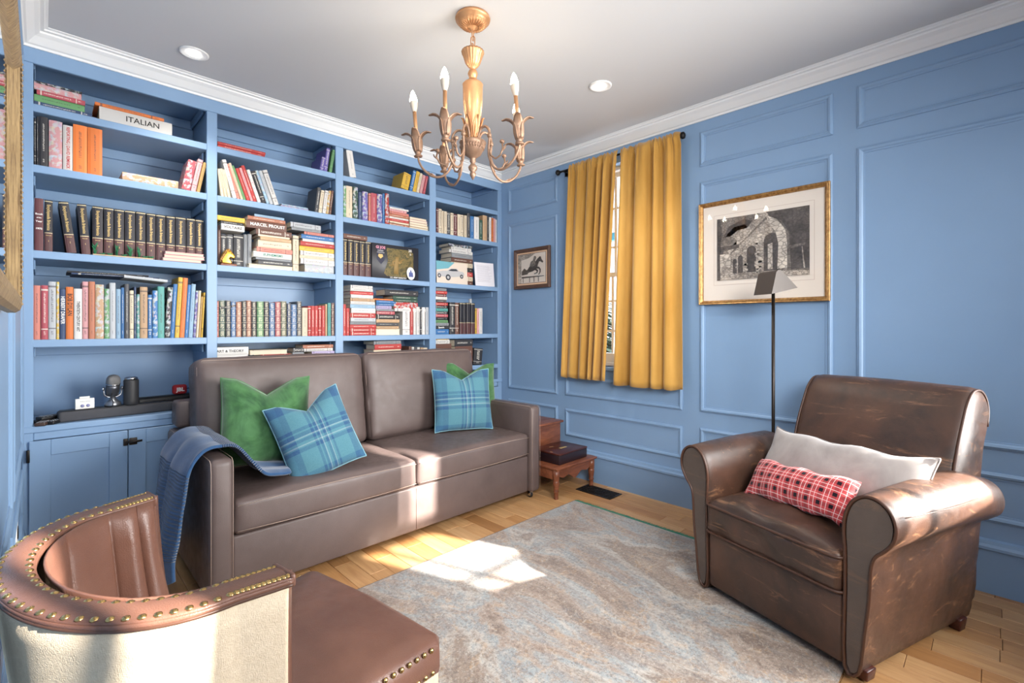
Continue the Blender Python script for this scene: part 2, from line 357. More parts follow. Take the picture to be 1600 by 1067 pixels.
# walls: W wall (x = XW) with a window opening, left wall, back of the bookcase wall, wall behind the camera with two windows
WY0, WY1, WZ0, WZ1 = 1.60, 2.40, .90, 2.42
wr = MB(); wr.box(XW, XW+.16, YK-.1, WY0, 0, ZC); wr.box(XW, XW+.16, WY1, YE, 0, ZC); wr.box(XW, XW+.16, WY0, WY1, 0, WZ0); wr.box(XW, XW+.16, WY0, WY1, WZ1, ZC)
wall_r = struct('wall_right', wr, M['blue'])
wall_l = struct('wall_left', MB().box(XL-.1, XL, YK-.1, YE, 0, ZC), M['blue'])
struct('wall_back', MB().box(XL-.1, XW+.16, YE, YE+.1, 0, ZC), M['blue'])
def holed(x0, x1, holes):
    m = MB(); xs = x0
    for (a, b, c, d) in holes:
        m.box(xs, a, YK-.14, YK, 0, ZC); m.box(a, b, YK-.14, YK, 0, c); m.box(a, b, YK-.14, YK, d, ZC); xs = b
    m.box(xs, x1, YK-.14, YK, 0, ZC); return m
struct('wall_front', holed(XL-.1, XW+.16, [(.76, .95, .9, 2.25), (2.455, 2.93, 1.17, 2.50)]), M['backwall'])
def sash(name, a, b, c, d, bars_x, bars_z):
    m = MB(); y0, y1 = YK-.09, YK-.05
    m.box(a, a+.02, y0, y1, c, d); m.box(b-.02, b, y0, y1, c, d); m.box(a, b, y0, y1, c, c+.03); m.box(a, b, y0, y1, d-.02, d)
    for x, w in bars_x: m.box(x-w/2, x+w/2, y0, y1, c, d)
    for z, w in bars_z: m.box(a, b, y0, y1, z-w/2, z+w/2)
    struct(name, m, M['white'])
sash('window_2', 2.455, 2.93, 1.17, 2.50, [], [(1.50, .018), (1.825, .09)])
_w2 = bpy.data.objects['window_2']
MB().box(2.577, 2.597, YK-.09, YK-.05, 1.2, 1.79).obj('muntin', M['white'], _w2); MB().box(2.70, 2.722, YK-.09, YK-.05, 1.86, 2.48).obj('muntin', M['white'], _w2)
dr = MB().prism([(2.30, 1.83), (2.64, 1.83), (2.645, 2.20), (2.70, 2.31), (2.80, 2.41), (2.92, 2.47), (3.0, 2.50), (3.0, 2.53), (2.30, 2.53)], 'y', YK+.02, YK+.035).obj('sun_blocker', M['mustard'], _w2)  # unseen cloth shape added to cut the sun through the upper sash
sash('window_3', .76, .95, .9, 2.25, [(.83, .03)], [(1.6, .05)])

# panel mouldings: picture-frame moulding rectangles standing proud on a wall
def moulding(parent, axis, plane, s, a0, a1, z0, z1, w=.034, d=.014, name='panel_moulding'):
    """axis 'x': plane x=plane, runs along y. s = direction into the room"""
    m = MB()
    prof = [(0, 0), (0, d*.45), (w*.22, d*.75), (w*.34, d), (w*.62, d*.8), (w*.8, d*.35), (w, d*.3), (w, 0)]   # (inset, height)
    loops = []
    for (i, h) in prof:
        loops.append([(a0+i, z0+i, h), (a1-i, z0+i, h), (a1-i, z1-i, h), (a0+i, z1-i, h)])
    vs = []
    for lp in loops:
        for (a, z, h) in lp: vs.append((plane+s*h, a, z) if axis == 'x' else (a, plane+s*h, z))
    fs = []
    for i in range(len(prof)-1):
        for k in range(4):
            q = (i*4+k, i*4+(k+1) % 4, (i+1)*4+(k+1) % 4, (i+1)*4+k); fs.append(q)
    m.add(vs, fs); return m.obj(name, M['blue'], parent)
cols_ = [(2.562, 3.15), (1.476, 2.48), (.625, 1.358), (-.42, .518), (-1.15, -.5)]
for k, (a, b) in enumerate(cols_):
    if k != 1:
        moulding(wall_r, 'x', XW, -1, a, b, 2.243, 2.468); moulding(wall_r, 'x', XW, -1, a, b, .650 if k else .641, 2.142)
        moulding(wall_r, 'x', XW, -1, a, b, .32, .545)
    else:
        moulding(wall_r, 'x', XW, -1, a, b, .643, .80); moulding(wall_r, 'x', XW, -1, a, b, .316, .535)
for (a, b) in ((.15, 1.05), (1.15, 2.05), (2.15, 3.15)):
    moulding(wall_l, 'x', XL, 1, a, b, 2.243, 2.468, d=.01); moulding(wall_l, 'x', XL, 1, a, b, .645, 2.142, d=.01); moulding(wall_l, 'x', XL, 1, a, b, .32, .545, d=.01)
def run_prof(name, prof, axis, plane, s, a0, a1, m, parent=None):
    pts = [((plane+s*p[0]), p[1]) for p in prof]
    mb = MB()
    if axis == 'x':
        n = len(pts); vs = [(p[0], a0, p[1]) for p in pts]+[(p[0], a1, p[1]) for p in pts]
    else:
        n = len(pts); vs = [(a0, p[0], p[1]) for p in pts]+[(a1, p[0], p[1]) for p in pts]
    mb.add(vs, [(i, (i+1) % n, n+(i+1) % n, n+i) for i in range(n)]+[tuple(range(n)), tuple(range(n, 2*n))[::-1]])
    return struct(name, mb, m, parent)
basep = [(0, 0), (.018, 0), (.018, .195), (.03, .2), (.03, .212), (.02, .222), (.016, .236), (0, .242)]
run_prof('baseboard_right', basep, 'x', XW, -1, YK, YB+.0, M['blue'])
run_prof('baseboard_left', [(a*.55, b) for a, b in basep], 'x', XL, 1, YK, YB, M['blue'])
crp = [(0, 2.538), (.008, 2.538), (.012, 2.548), (.022, 2.552), (.05, 2.580), (.068, 2.592), (.07, 2.600), (.085, 2.602), (.088, 2.608), (.1, 2.612), (.1, 2.6149), (0, 2.6149)]
cr = [crp]
run_prof('trim_1', crp, 'x', XW, -1, YK, YB, M['white']); run_prof('trim_2', crp, 'y', YB, -1, XL, XW, M['white']); run_prof('trim_3', [(a*.9, b) for a, b in crp], 'x', XL, 1, YK, YB, M['white'])
# ---- window 1 in the right wall
wm = MB(); X0 = XW+.055; fw = .035
def wbox(m, x0, x1, y0, y1, z0, z1): m.bbox(x0, x1, y0, y1, z0, z1, .003, seg=1, smooth=False)
win = MB()
for (y0, y1, z0, z1) in ((WY0, WY0+fw, WZ0, WZ1), (WY1-fw, WY1, WZ0, WZ1), (WY0, WY1, WZ0, WZ0+.03), (WY0, WY1, WZ1-.03, WZ1)): wbox(win, X0, X0+.09, y0, y1, z0, z1)
window1 = struct('window_1', win, M['white'])
def sashpart(name, x, z0, z1, bars, rail_b):
    m = MB(); a, b = WY0+fw, WY1-fw
    wbox(m, x, x+.035, a, a+.035, z0, z1); wbox(m, x, x+.035, b-.035, b, z0, z1); wbox(m, x, x+.035, a+.035, b-.035, z0, z0+rail_b); wbox(m, x, x+.035, a+.035, b-.035, z1-.035, z1)
    for z in bars: wbox(m, x+.008, x+.028, a+.035, b-.035, z-.008, z+.008)
    wbox(m, x+.006, x+.029, 2.06, 2.084, z0+rail_b, z1-.035)
    return m.obj(name, M['white'], window1)
sashpart('lower_sash', X0+.005, WZ0+.03, 1.62, [1.17, 1.40], .07); sashpart('upper_sash', X0+.045, 1.58, WZ1-.03, [1.82, 2.12], .04)
MB().box(X0+.028, X0+.031, WY0+.06, WY1-.06, WZ0+.08, 1.60).obj('pane', M['glass'], window1)
MB().box(X0+.066, X0+.069, WY0+.06, WY1-.06, 1.60, WZ1-.05).obj('pane', M['glass'], window1)
MB().bbox(X0-.03, X0-.004, 1.93, 1.97, WZ0+.05, WZ0+.07, .006).obj('sash_lock', M['black'], window1)
cs = MB(); 
for (y0, y1, z0, z1) in ((WY0-.10, WY0-.0, WZ0-.02, WZ1+.06), (WY1, WY1+.08, WZ0-.02, WZ1+.06), (WY0-.10, WY1+.08, WZ1, WZ1+.06)): cs.bbox(XW-.014, XW+.001, y0, y1, z0, z1, .003, seg=1, smooth=False)
cs.bbox(XW-.03, XW+.05, WY0-.12, WY1+.10, WZ0-.03, WZ0, .006)
cs.obj('window_casing', M['blue'], window1)
# outdoors beyond window 1: snow, porch beam and post, conifers
tag(MB().box(XW+.4, 40, -25, 40, -.5, -.4).obj('snowy_ground', M['snow']), None, None, kind='structure')
pb = thing('porch', 'white porch beam and posts seen through the window gap', 'porch', (5.0, 0, 0))
MB().bbox(-.1, .1, -1, 9, 2.35, 2.6, .01).obj('beam', M['extwhite'], pb); MB().box(-1.6, .12, -1, 9, 2.62, 2.7).obj('porch_roof', M['extwhite'], pb)
for y in (1.4, 6.3): MB().bbox(-.08, .08, y-.08, y+.08, -.4, 2.35, .01).obj('post', M['extwhite'], pb)
MB().bbox(-.05, .05, -1, 9, 2.26, 2.35, .01).obj('beam_trim', M['teal'], pb)
def conifer(x, y, h, label):
    o = thing('conifer', label, 'tree', (x, y, -.4), group='trees beyond the window')
    m = MB(); m.lathe([(.12, 0), (.1, h*.3)], n=8); m.obj('trunk', M['bark'], o)
    m = MB(); rnd = random.Random(int(h*10)+int(y))
    for k in range(60):
        z = h*(.15+.8*k/60); rr = (1-k/62)*h*.26
        for q in range(9):
            a = rnd.random()*2*PI; r2 = rr*(.7+.5*rnd.random()); c_, s2 = math.cos(a), math.sin(a)
            m.add([(0, 0, z+.12), (c_*r2-s2*.1*rr, s2*r2+c_*.1*rr, z-.12*rr), (c_*r2*1.1, s2*r2*1.1, z-.2*rr), (c_*r2+s2*.1*rr, s2*r2-c_*.1*rr, z-.12*rr)], [(0, 1, 2), (0, 2, 3)])
    m.obj('foliage', M['conifer'], o); return o
conifer(13, 9.3, 4.2, 'dark green conifer in the snow, nearest seen through the window gap'); conifer(16, 12.4, 4.8, 'taller conifer standing further off in the snow outside'); conifer(19, 11.8, 4.0, 'distant conifer between the two others outside the window')
# ================================================================ BOOKCASE (built in, parts as children)
BAY = [(-.030, .686), (.740, 1.462), (1.518, 2.250), (2.312, 3.007)]
SH = [2.275, 1.983, 1.570, 1.139]      # tops of the shelves, top to bottom
TH = .038; OT = 2.466; CT = .722; LOW = .86
bk = thing('bookcase', 'built-in blue painted bookcase with four bays, shelves and lower cupboards', 'bookcase', (1.5, YB, 0))
def bp(name, mb, m=None): mb.xf(Matrix.Translation((-1.5, -YB, 0))); return mb.obj(name, m or M['blue'], bk)
def bb(name, x0, x1, y0, y1, z0, z1, b=.003): return bp(name, MB().bbox(x0, x1, y0, y1, z0, z1, b, seg=1, smooth=False))
FT = .022
edges = [XL+.001] + [v for b in BAY for v in b] + [XW-.001]
for i in range(5): bb('stile', edges[2*i], edges[2*i+1], YB, YB+FT, .0, OT)
bb('top_rail', XL+.001, XW-.001, YB, YB+FT, OT+.0005, 2.545)
for i in range(3): bb('divider', BAY[i][1]+.006, BAY[i+1][0]-.006, YB+FT+.0005, YE-.03, CT, OT+.05)
bb('end_panel', XL+.001, BAY[0][0]-.004, YB+FT+.0005, YE-.03, CT, OT+.05); bb('end_panel', BAY[3][1]+.004, XW-.001, YB+FT+.0005, YE-.03, CT, OT+.05)
bb('back_panel', XL+.001, XW-.001, YE-.029, YE-.002, 0, OT+.06)
bb('bookcase_top', XL+.001, XW-.001, YB+FT+.0005, YE-.03, OT+.051, OT+.07)
for i, (a, b) in enumerate(BAY):
    a2, b2 = (a-.003 if i else a), b+.004
    for z in SH + ([LOW] if i else []):
        bb('shelf', a-.003, b+.003, YB+FT+.001 if False else YB+.004, YE-.0295, z-TH, z)
    for z in [OT+.05]+[s-TH for s in SH]:
        # cleats and cove under each shelf
        bb('cleat', a+.0, b-.0, YE-.045, YE-.0295, z-.055, z-.001); bb('cleat', a-.001, a+.006, YB+FT+.05, YE-.045, z-.05, z-.001); bb('cleat', b-.010, b+.001, YB+FT+.05, YE-.045, z-.05, z-.001)
bb('counter', XL+.001, XW-.001, YB-.006, YE-.0295, CT-.03, CT)
bb('bottom_rail', XL+.001, XW-.001, YB, YB+FT, .0, .13); bb('counter_rail', BAY[0][0], XW-.06, YB-.001, YB+FT-.001, .655, CT-.0305)
def dx(px): return atY(px, 700, YB).x
dtop = .653; hingeX = dx(48.5)
splits = [-.045, dx(199.5), .69]
def door(x0, x1, latch=None, hinge=None):
    d = bp('cabinet_door', MB())
    bpy.data.objects.remove(d)
    m = MB(); y0 = YB-.016; y1 = YB-.0005; s = .075; z0, z1 = .14, dtop
    for (a, b, c, e) in ((x0, x0+s, z0, z1), (x1-s, x1, z0, z1), (x0+s, x1-s, z0, z0+s), (x0+s, x1-s, z1-s, z1)): m.bbox(a, b, y0, y1, c, e, .002, seg=1, smooth=False)
    d = bp('cabinet_door', m)
    off = Matrix.Translation((-1.5, -YB, 0))
    MB().bbox(x0+s-.004, x1-s+.004, y0+.009, y1-.001, z0+s-.004, z1-s+.004, .001, seg=1, smooth=False).xf(off).obj('door_panel', M['blue'], d)
    if hinge is not None: MB().bbox(hinge-.006, hinge+.006, y0-.006, y0+.006, .555, .615, .002).xf(off).obj('hinge', M['blackmetal'], d)
    if latch is not None:
        q = MB(); q.bbox(latch-.018, latch+.002, y0-.008, y0-.0005, .575, .612, .003); q.bbox(latch+.006, latch+.04, y0-.008, y0-.0005, .575, .612, .003)
        q.tube([(latch-.008, y0-.014, .594), (latch+.06, y0-.014, .594)], .0055, 10); q.lathe([(.006, 0), (.01, .008), (.004, .016)], n=10)
        q.xf(Matrix.Identity(4)); q.v = q.v
        q.xf(off).obj('latch', M['bronze'], d)
    return d
door(splits[0], splits[1]-.0015, latch=splits[1]-.002, hinge=splits[0]-.003); door(splits[1]+.0015, splits[2])
for i in (1, 2, 3):
    a, b = BAY[i]; mid = (a+b)/2; door(a-.01, mid-.0015); door(mid+.0015, b+.01)

# ================================================================ BOOKS
t = NT('book_cover'); g = t.sep(t.coord('Generated')); oc = t.oinfo('Color'); rn = t.oinfo('Random')
x_, z_ = g[0], g[2]
nz = t.noise(1.0, t.mapping((8, 1, 420), src=t.coord('Object')), detail=0)
lum = t.n.new('ShaderNodeRGBToBW'); t.l.new(oc, lum.inputs[0])
inkc = t.mix(t.math('GREATER_THAN', lum.outputs[0], .22), (.8, .76, .66, 1), (.05, .04, .05, 1))
def band(c, a, b): return t.math('MULTIPLY', t.math('GREATER_THAN', c, a), t.math('LESS_THAN', c, b))
spine = t.math('LESS_THAN', g[1], .06)
txt = t.math('MULTIPLY', t.math('LESS_THAN', t.math('ABSOLUTE', t.math('SUBTRACT', x_, .5)), t.math('MULTIPLY_ADD', rn, .12, .06)), t.math('MULTIPLY', t.math('GREATER_THAN', nz, .5), t.math('MAXIMUM', band(z_, .3, .86), band(z_, .08, .15))))
txt = t.math('MULTIPLY', txt, spine)
bnd = t.math('MULTIPLY', t.math('MULTIPLY', t.math('MAXIMUM', band(z_, .9, .93), band(z_, .18, .2)), t.math('GREATER_THAN', rn, .6)), spine)
c = t.mix(t.math('MULTIPLY', t.math('MAXIMUM', txt, bnd), .7), oc, inkc)
t.base(c); t.set(rough=.5); M['cover'] = t.m
t = NT('lettered_cover'); t.base(t.oinfo('Color')); t.set(rough=.5); M['covert'] = t.m
t = NT('leather_bound_cover'); g = t.sep(t.coord('Generated')); oc = t.oinfo('Color'); spine = t.math('LESS_THAN', g[1], .08)
zf = t.math('FRACT', t.math('MULTIPLY', g[2], 5)); v = t.voro(1, t.mapping((160, 1, 130), src=t.coord('Object')), out=0)
orn = t.math('MULTIPLY', t.math('MULTIPLY', t.math('GREATER_THAN', v, .38), t.math('MULTIPLY', t.math('GREATER_THAN', zf, .16), t.math('LESS_THAN', zf, .84))), t.math('MULTIPLY', t.math('GREATER_THAN', g[0], .2), t.math('LESS_THAN', g[0], .8)))
ln = t.math('MAXIMUM', t.math('LESS_THAN', zf, .05), t.math('GREATER_THAN', zf, .95))
gold = t.mix(.45, oc, col(238, 222, 184))
c = t.mix(t.math('MULTIPLY', spine, t.math('MAXIMUM', t.math('MULTIPLY', orn, .62), t.math('MULTIPLY', ln, .6))), t.mix(.35, oc, (0.01, 0.01, 0.02, 1)), gold); t.base(c); t.set(rough=.4); M['leatherbound'] = t.m
t = NT('encyclopedia_cover'); g = t.sep(t.coord('Generated')); lowm = t.math('LESS_THAN', g[2], .36)
c = t.mix(lowm, col(38, 36, 42), col(84, 52, 52)); l2 = t.math('MULTIPLY', t.math('MAXIMUM', t.math('MULTIPLY', t.math('GREATER_THAN', g[2], .352), t.math('LESS_THAN', g[2], .366)), t.math('MULTIPLY', t.math('GREATER_THAN', g[2], .965), t.math('LESS_THAN', g[2], .98))), t.math('LESS_THAN', g[1], .08))
t.base(t.mix(l2, c, col(206, 190, 150))); t.set(rough=.45); M['enc'] = t.m
t = NT('picture_cover'); oc = t.oinfo('Color'); n = t.noise(28, detail=5, rough=.7, out=1); bw = t.noise(40, detail=4)
t.base(t.mix(t.ramp(bw, [(.48, 0.), (.54, .8)]), oc, n)); t.set(rough=.45); M['piccover'] = t.m

COL = dict(bk=((30, 29, 33), 'black'), w=((226, 222, 216), 'white'), cr=((222, 204, 174), 'cream'), r=((186, 44, 40), 'red'), o=((236, 116, 40), 'orange'), y=((226, 178, 50), 'yellow'),
    g=((92, 150, 90), 'green'), dg=((40, 74, 58), 'dark green'), b=((40, 104, 168), 'blue'), db=((36, 58, 98), 'dark blue'), lb=((142, 178, 206), 'pale blue'), p=((224, 158, 160), 'pink'),
    pu=((92, 80, 158), 'purple'), br=((98, 58, 44), 'brown'), t=((196, 156, 114), 'tan'), gy=((134, 138, 142), 'grey'), lg=((190, 194, 198), 'light grey'), te=((74, 152, 144), 'teal'),
    mr=((92, 38, 42), 'maroon'), dy=((60, 60, 64), 'charcoal'), gd=((190, 150, 80), 'gold'), ro=((176, 64, 76), 'rose red'), cp=((178, 104, 72), 'copper'), li=((172, 158, 196), 'lilac'), ol=((92, 96, 70), 'olive'), sa=((222, 128, 110), 'salmon'))
ORD = ['first', 'second', 'third', 'fourth', 'fifth', 'sixth', 'seventh', 'eighth', 'ninth', 'tenth', 'eleventh', 'twelfth', 'thirteenth', 'fourteenth', 'fifteenth', 'sixteenth', 'seventeenth', 'eighteenth', 'nineteenth', 'twentieth']+['twenty-'+q for q in ('first', 'second', 'third', 'fourth', 'fifth', 'sixth', 'seventh', 'eighth', 'ninth')]+['thirtieth']+['thirty-'+q for q in ('first', 'second', 'third', 'fourth', 'fifth', 'sixth', 'seventh', 'eighth', 'ninth')]
SHN = ['top shelf', 'second shelf', 'third shelf', 'fourth shelf', 'lowest shelf']
BAYN = ['leftmost bay', 'second bay', 'third bay', 'rightmost bay']
NAMEW = {'leatherbound': 'gilt leather-bound', 'enc': 'encyclopaedia volume', 'piccover': 'picture-covered'}
REG = {1: (0, 90, 4.447), 2: (0, 290, 4.268), 3: (320, 170, 5.927), 4: (320, 320, 4.445), 5: (520, 220, 4.852), 6: (520, 360, 4.852)}
def book_mesh(T, D, H, mat, pages_front=False):
    """upright: x thickness (centred), y depth from 0 (spine) to D, z height"""
    c = .0022; h = T/2
    m = MB()
    m.box(-h, -h+c, 0.003, D, 0, H); m.box(h-c, h, 0.003, D, 0, H)
    sp = [(-h, .0035), (-h*.6, .0006), (0, 0), (h*.6, .0006), (h, .0035), (h-c, .005), (0, .0035), (-h+c, .005)]
    m.prism(sp, 'z', 0, H)
    p = MB().box(-h+c, h-c, .0045, D-.005, .003, H-.003)
    if pages_front:
        for q in (m, p):
            q.v = [(a, D-b, cc) for a, b, cc in q.v]; q.f = [f[::-1] for f in q.f]
    return m.mesh('book', M[mat]), p.mesh('pages', M['pages'])
brnd = random.Random(5)
def book(T, H, D, loc, rot, ck, mat='cover', label='', group='', pf=False, title=None, name='book', plainc=False):
    if mat == 'cover' and (title or plainc): mat = 'covert'
    me, pg = book_mesh(T, D, H, mat, pf)
    o = link(name, me, None, loc, rot); rgb = COL[ck][0]; j = brnd.uniform(.94, 1.05)
    o.color = col(*[min(255, max(0, (v*.84+132*.16)*j)) for v in rgb]); tag(o, label, 'book', group)
    if mat == 'enc': o.color = col(40, 38, 44)
    link('pages', pg, o)
    if title:
        for tt_ in title:
            (s, size, zc, mode, mt) = tt_[:5]; wf = tt_[5]*H if len(tt_) > 5 else None
            if mode == 'v': Mx = frame_m((0, -.0006, zc*H), (0, 0, -1), (1, 0, 0))
            else: Mx = frame_m((0, -.0006, zc*H), (1, 0, 0), (0, 0, 1))
            text(s, size, Mx, M[mt], o, 'spine_lettering', bold=.0003, width=wf)
    return o
def mpp(bay): x = sum(BAY[bay])/2; return (x*.7014+YB*.7128)/F
def desc(T, H, ck, mat):
    a = 'thin ' if T < .016 else ('thick ' if T > .042 else '')
    e = {'cover': '', 'leatherbound': 'gilt leather-bound ', 'piccover': 'illustrated ', 'enc': ''}[mat]
    return a+e+COL[ck][1] if mat != 'enc' else 'black and maroon encyclopaedia'
def uprights(reg, bay, sh, rows, side='', lean=0, D=None, back=.012, mats='cover', count0=0):
    """rows: (x0, x1, ytop, colour, [mat], [title]) ; x0..x1 at the bottom of the spine"""
    ox, oy, sc = REG[reg]; zb = (SH+[LOW])[sh] if sh < 5 else CT
    Y = YB+back; out = []; n = len(rows)
    grp = 'books upright on the %s, %s' % (SHN[sh], BAYN[bay])
    for i, rw in enumerate(rows):
        x0, x1, yt, ck = rw[:4]; mat = rw[4] if len(rw) > 4 and rw[4] else mats; ti = rw[5] if len(rw) > 5 else None
        X0 = atY(ox+x0/sc, 500, Y).x; X1 = atY(ox+x1/sc, 500, Y).x; T = max(.006, X1-X0-.0006)
        top = atY(ox+(x0+x1)/2/sc, oy+yt/sc, Y).z; H = max(.1, top-zb)
        L = lean[i] if isinstance(lean, (list, tuple)) else lean
        a = R(L); H2 = H/math.cos(a) if L else H; T2 = T*math.cos(a) if L else T
        H2 = min(H2, (SH[sh-1]-TH if sh else OT)-zb-.004) if not L else H2-T2*math.tan(abs(a))*.9
        xm = (X0+X1)/2; T2 = max(.006, T2)
        loc = [xm, Y+brnd.uniform(0, .006), zb+.0006+abs(math.sin(a))*T2/2]
        d = D or brnd.uniform(.15, .19)
        pos = '%s upright from the left%s' % (ORD[i+count0], side)
        lab = '%s book, %s, %s, %s' % (desc(T2, H2, ck, mat), pos, SHN[sh], BAYN[bay])
        out.append(book(T2, H2, d, loc, (0, a, 0), ck, mat, lab, grp, title=ti))
    return out
def stack(reg, bay, sh, rows, which, z0=None, back=.014, D=None):
    """rows from bottom to top: (x0, x1, thick, colour, [mat or 'pf'], [title])"""
    if sh == 4: rows = [(rows[0][0], rows[0][1]-4, .035/(mpp(bay)/REG[reg][2]), 'gy'), (rows[0][0]+3, rows[0][1], .035/(mpp(bay)/REG[reg][2]), 'br')]+list(rows)
    ox, oy, sc = REG[reg]; z = (z0 if z0 is not None else (SH+[LOW])[sh])+.0004; k = mpp(bay)/sc; n = len(rows); out = []
    for i, rw in enumerate(rows):
        x0, x1, th, ck = rw[:4]; mat = rw[4] if len(rw) > 4 and rw[4] else 'cover'; ti = rw[5] if len(rw) > 5 else None
        pf = mat == 'pf'; mat = 'cover' if pf else mat
        Y = YB+back+brnd.uniform(0, .008); X0 = atY(ox+x0/sc, 500, Y).x; X1 = atY(ox+x1/sc, 500, Y).x; T = th*k; d = D or brnd.uniform(.14, .17)
        X0 = max(X0, BAY[bay][0]+.002); X1 = min(X1, BAY[bay][1]-.002)
        pos = 'lying %s from the top of %s' % (ORD[n-1-i], which) if n > 1 else 'lying flat %s' % which
        lab = '%s book, %s, %s, %s' % (desc(T, X1-X0, ck, mat), pos, SHN[sh], BAYN[bay])
        if pf: lab = lab.replace(' book,', ' book with page edges outward,', 1)
        lab = ' '.join(lab.split()[:16])
        grp = 'books in %s, %s, %s' % (which, SHN[sh], BAYN[bay])
        o = book(T-.0006, X1-X0, d, (X1, Y, z+T/2), (0, -PI/2, R(brnd.uniform(-1.5, 1.5)) if n > 2 else 0), ck, mat, lab, grp, pf, plainc=bool(ti))
        if ti:
            s, size, cx, mt = ti; Mx = frame_m((0, -.0007, (1-cx)*(X1-X0)), (0, 0, -1), (1, 0, 0)); text(s, size, Mx, M[mt], o, 'spine_lettering', bold=.0004)
        z += T; out.append(o)
    return out, z
EN = [('Encyclopaedia Britannica', .017, .66, 'v', 'inkg', .5), ('1', .012, .20, 'h', 'inkg'), ('Micropaedia', .004, .31, 'h', 'inkg')]
# ---- leftmost bay
stack(1, 0, 0, [(232, 640, 25, 'db'), (232, 588, 44, 'g'), (255, 592, 30, 'ro'), (234, 566, 40, 'p', 'piccover'), (236, 570, 16, 'bk', 'piccover')], 'the left pile', D=.2)
stack(1, 0, 0, [(690, 1196, 92, 'w', None, ('ITALIAN', .040, .58, 'ink')), (660, 1140, 22, 'o')], 'the pair right of centre', D=.2)
uprights(1, 0, 1, [(236, 251, 420, 'bk'), (253, 268, 410, 'bk'), (271, 335, 412, 'bk', None), (340, 433, 440, 'p', 'piccover'), (438, 507, 470, 'w', None, [('REPORTING | DAVID REMNICK', .018, .5, 'v', 'inkr', .92)]), (508, 607, 470, 'o'), (610, 712, 490, 'o')], D=.2)
stack(1, 0, 1, [(850, 1238, 58, 't', 'piccover')], 'right of centre', D=.2)
uprights(1, 0, 1, [(1262, 1322, 700, 'ro', 'piccover'), (1326, 1362, 695, 'p'), (1366, 1390, 718, 'gd')], lean=11, count0=7)
eb = [(229, 290, 85, 'mr', 'cover', [('Book', .012, .70, 'h', 'inkw'), ('of the', .007, .63, 'h', 'inkw'), ('Year', .012, .56, 'h', 'inkw'), ('1975', .012, .42, 'h', 'inkw')]), (296, 352, 97, 'bk', 'enc', EN)]
uprights(2, 0, 2, eb, D=.19)
uprights(2, 0, 2, [(446, 512, 112, 'bk', 'enc', EN), (546, 606, 125, 'bk', 'enc', EN)], D=.19, lean=[-7, -4], count0=2)
uprights(2, 0, 2, [(a, b, y, 'bk', 'enc', EN) for a, b, y in ((618, 688, 138), (695, 758, 148), (765, 829, 158), (836, 903, 166), (909, 972, 175), (979, 1038, 186), (1044, 1104, 195), (1110, 1168, 204), (1174, 1240, 211), (1246, 1302, 219), (1307, 1358, 227))], D=.19, count0=4, back=.034)
stack(2, 0, 2, [(1085, 1345, 23, 'p', 'pf'), (1095, 1366, 23, 'p', 'pf'), (1100, 1362, 22, 'p', 'pf')], 'the low pile before the encyclopaedia', back=.001, D=.032)
row = [(222, 270, 665, 'sa'), (274, 321, 665, 'ro'), (323, 374, 640, 'lg'), (376, 396, 642, 'y', 'piccover'), (398, 438, 690, 'db', None, [('HERBERT DRAPER', .02, .58, 'v', 'inkw', .55)]), (440, 490, 676, 'o', None, [('BOB DYLAN', .024, .66, 'v', 'ink', .42)]), (494, 548, 688, 'w', None, [('TWENTIETH CENTURY ART', .017, .45, 'v', 'ink', .6)]), (550, 590, 640, 'p'), (592, 634, 640, 'cp'), (637, 694, 660, 't', 'piccover'), (697, 730, 688, 'g', 'piccover'), (732, 772, 648, 'lg'), (774, 806, 690, 'lb'), (808, 830, 680, 'b'), (832, 862, 656, 'dy'), (865, 892, 700, 'cr'), (894, 910, 676, 'db'), (912, 933, 725, 'te', 'piccover'), (935, 985, 676, 't'), (988, 1016, 728, 'b'), (1019, 1053, 700, 'b', 'piccover'), (1048+6, 1098, 673, 'te'), (1100, 1134, 676, 'bk', 'piccover'), (1136, 1164, 655, 'b'), (1166, 1196, 610, 'y'), (1198, 1230, 614, 'o'), (1232, 1256, 660, 'b'), (1258, 1286, 655, 'lb'), (1288, 1306, 700, 'pu', 'piccover'), (1308, 1324, 700, 'cr'), (1326, 1340, 740, 'gd'), (1342, 1354, 712, 'y')]
uprights(2, 0, 3, row, D=.2, lean=[0]*22+[3]*10)
def loose(T, H, D, loc, rot, ck, label, mat='cover'): return book(T, H, D, loc, rot, ck, mat, label, None)
zz = atY(70, 290+640/4.268, YB).z
zl = 1.139+.326
loose(.008, .36, .2, (.465, YB+.03, zl+.006), (0, -PI/2-R(0), 0), 'db', 'blue magazine lying across the tops of upright books, fourth shelf, leftmost bay')
loose(.010, .33, .2, (.42, YB+.05, zl+.016), (0, -PI/2, 0), 'bk', 'thin black book lying on the blue magazine above the fourth shelf, leftmost bay')
loose(.014, .19, .2, (.500, YB+.012, zl-.008), (0, -PI/2+R(4), 0), 'lg', 'sagging pale grey magazine on top of the upright books, fourth shelf, leftmost bay')
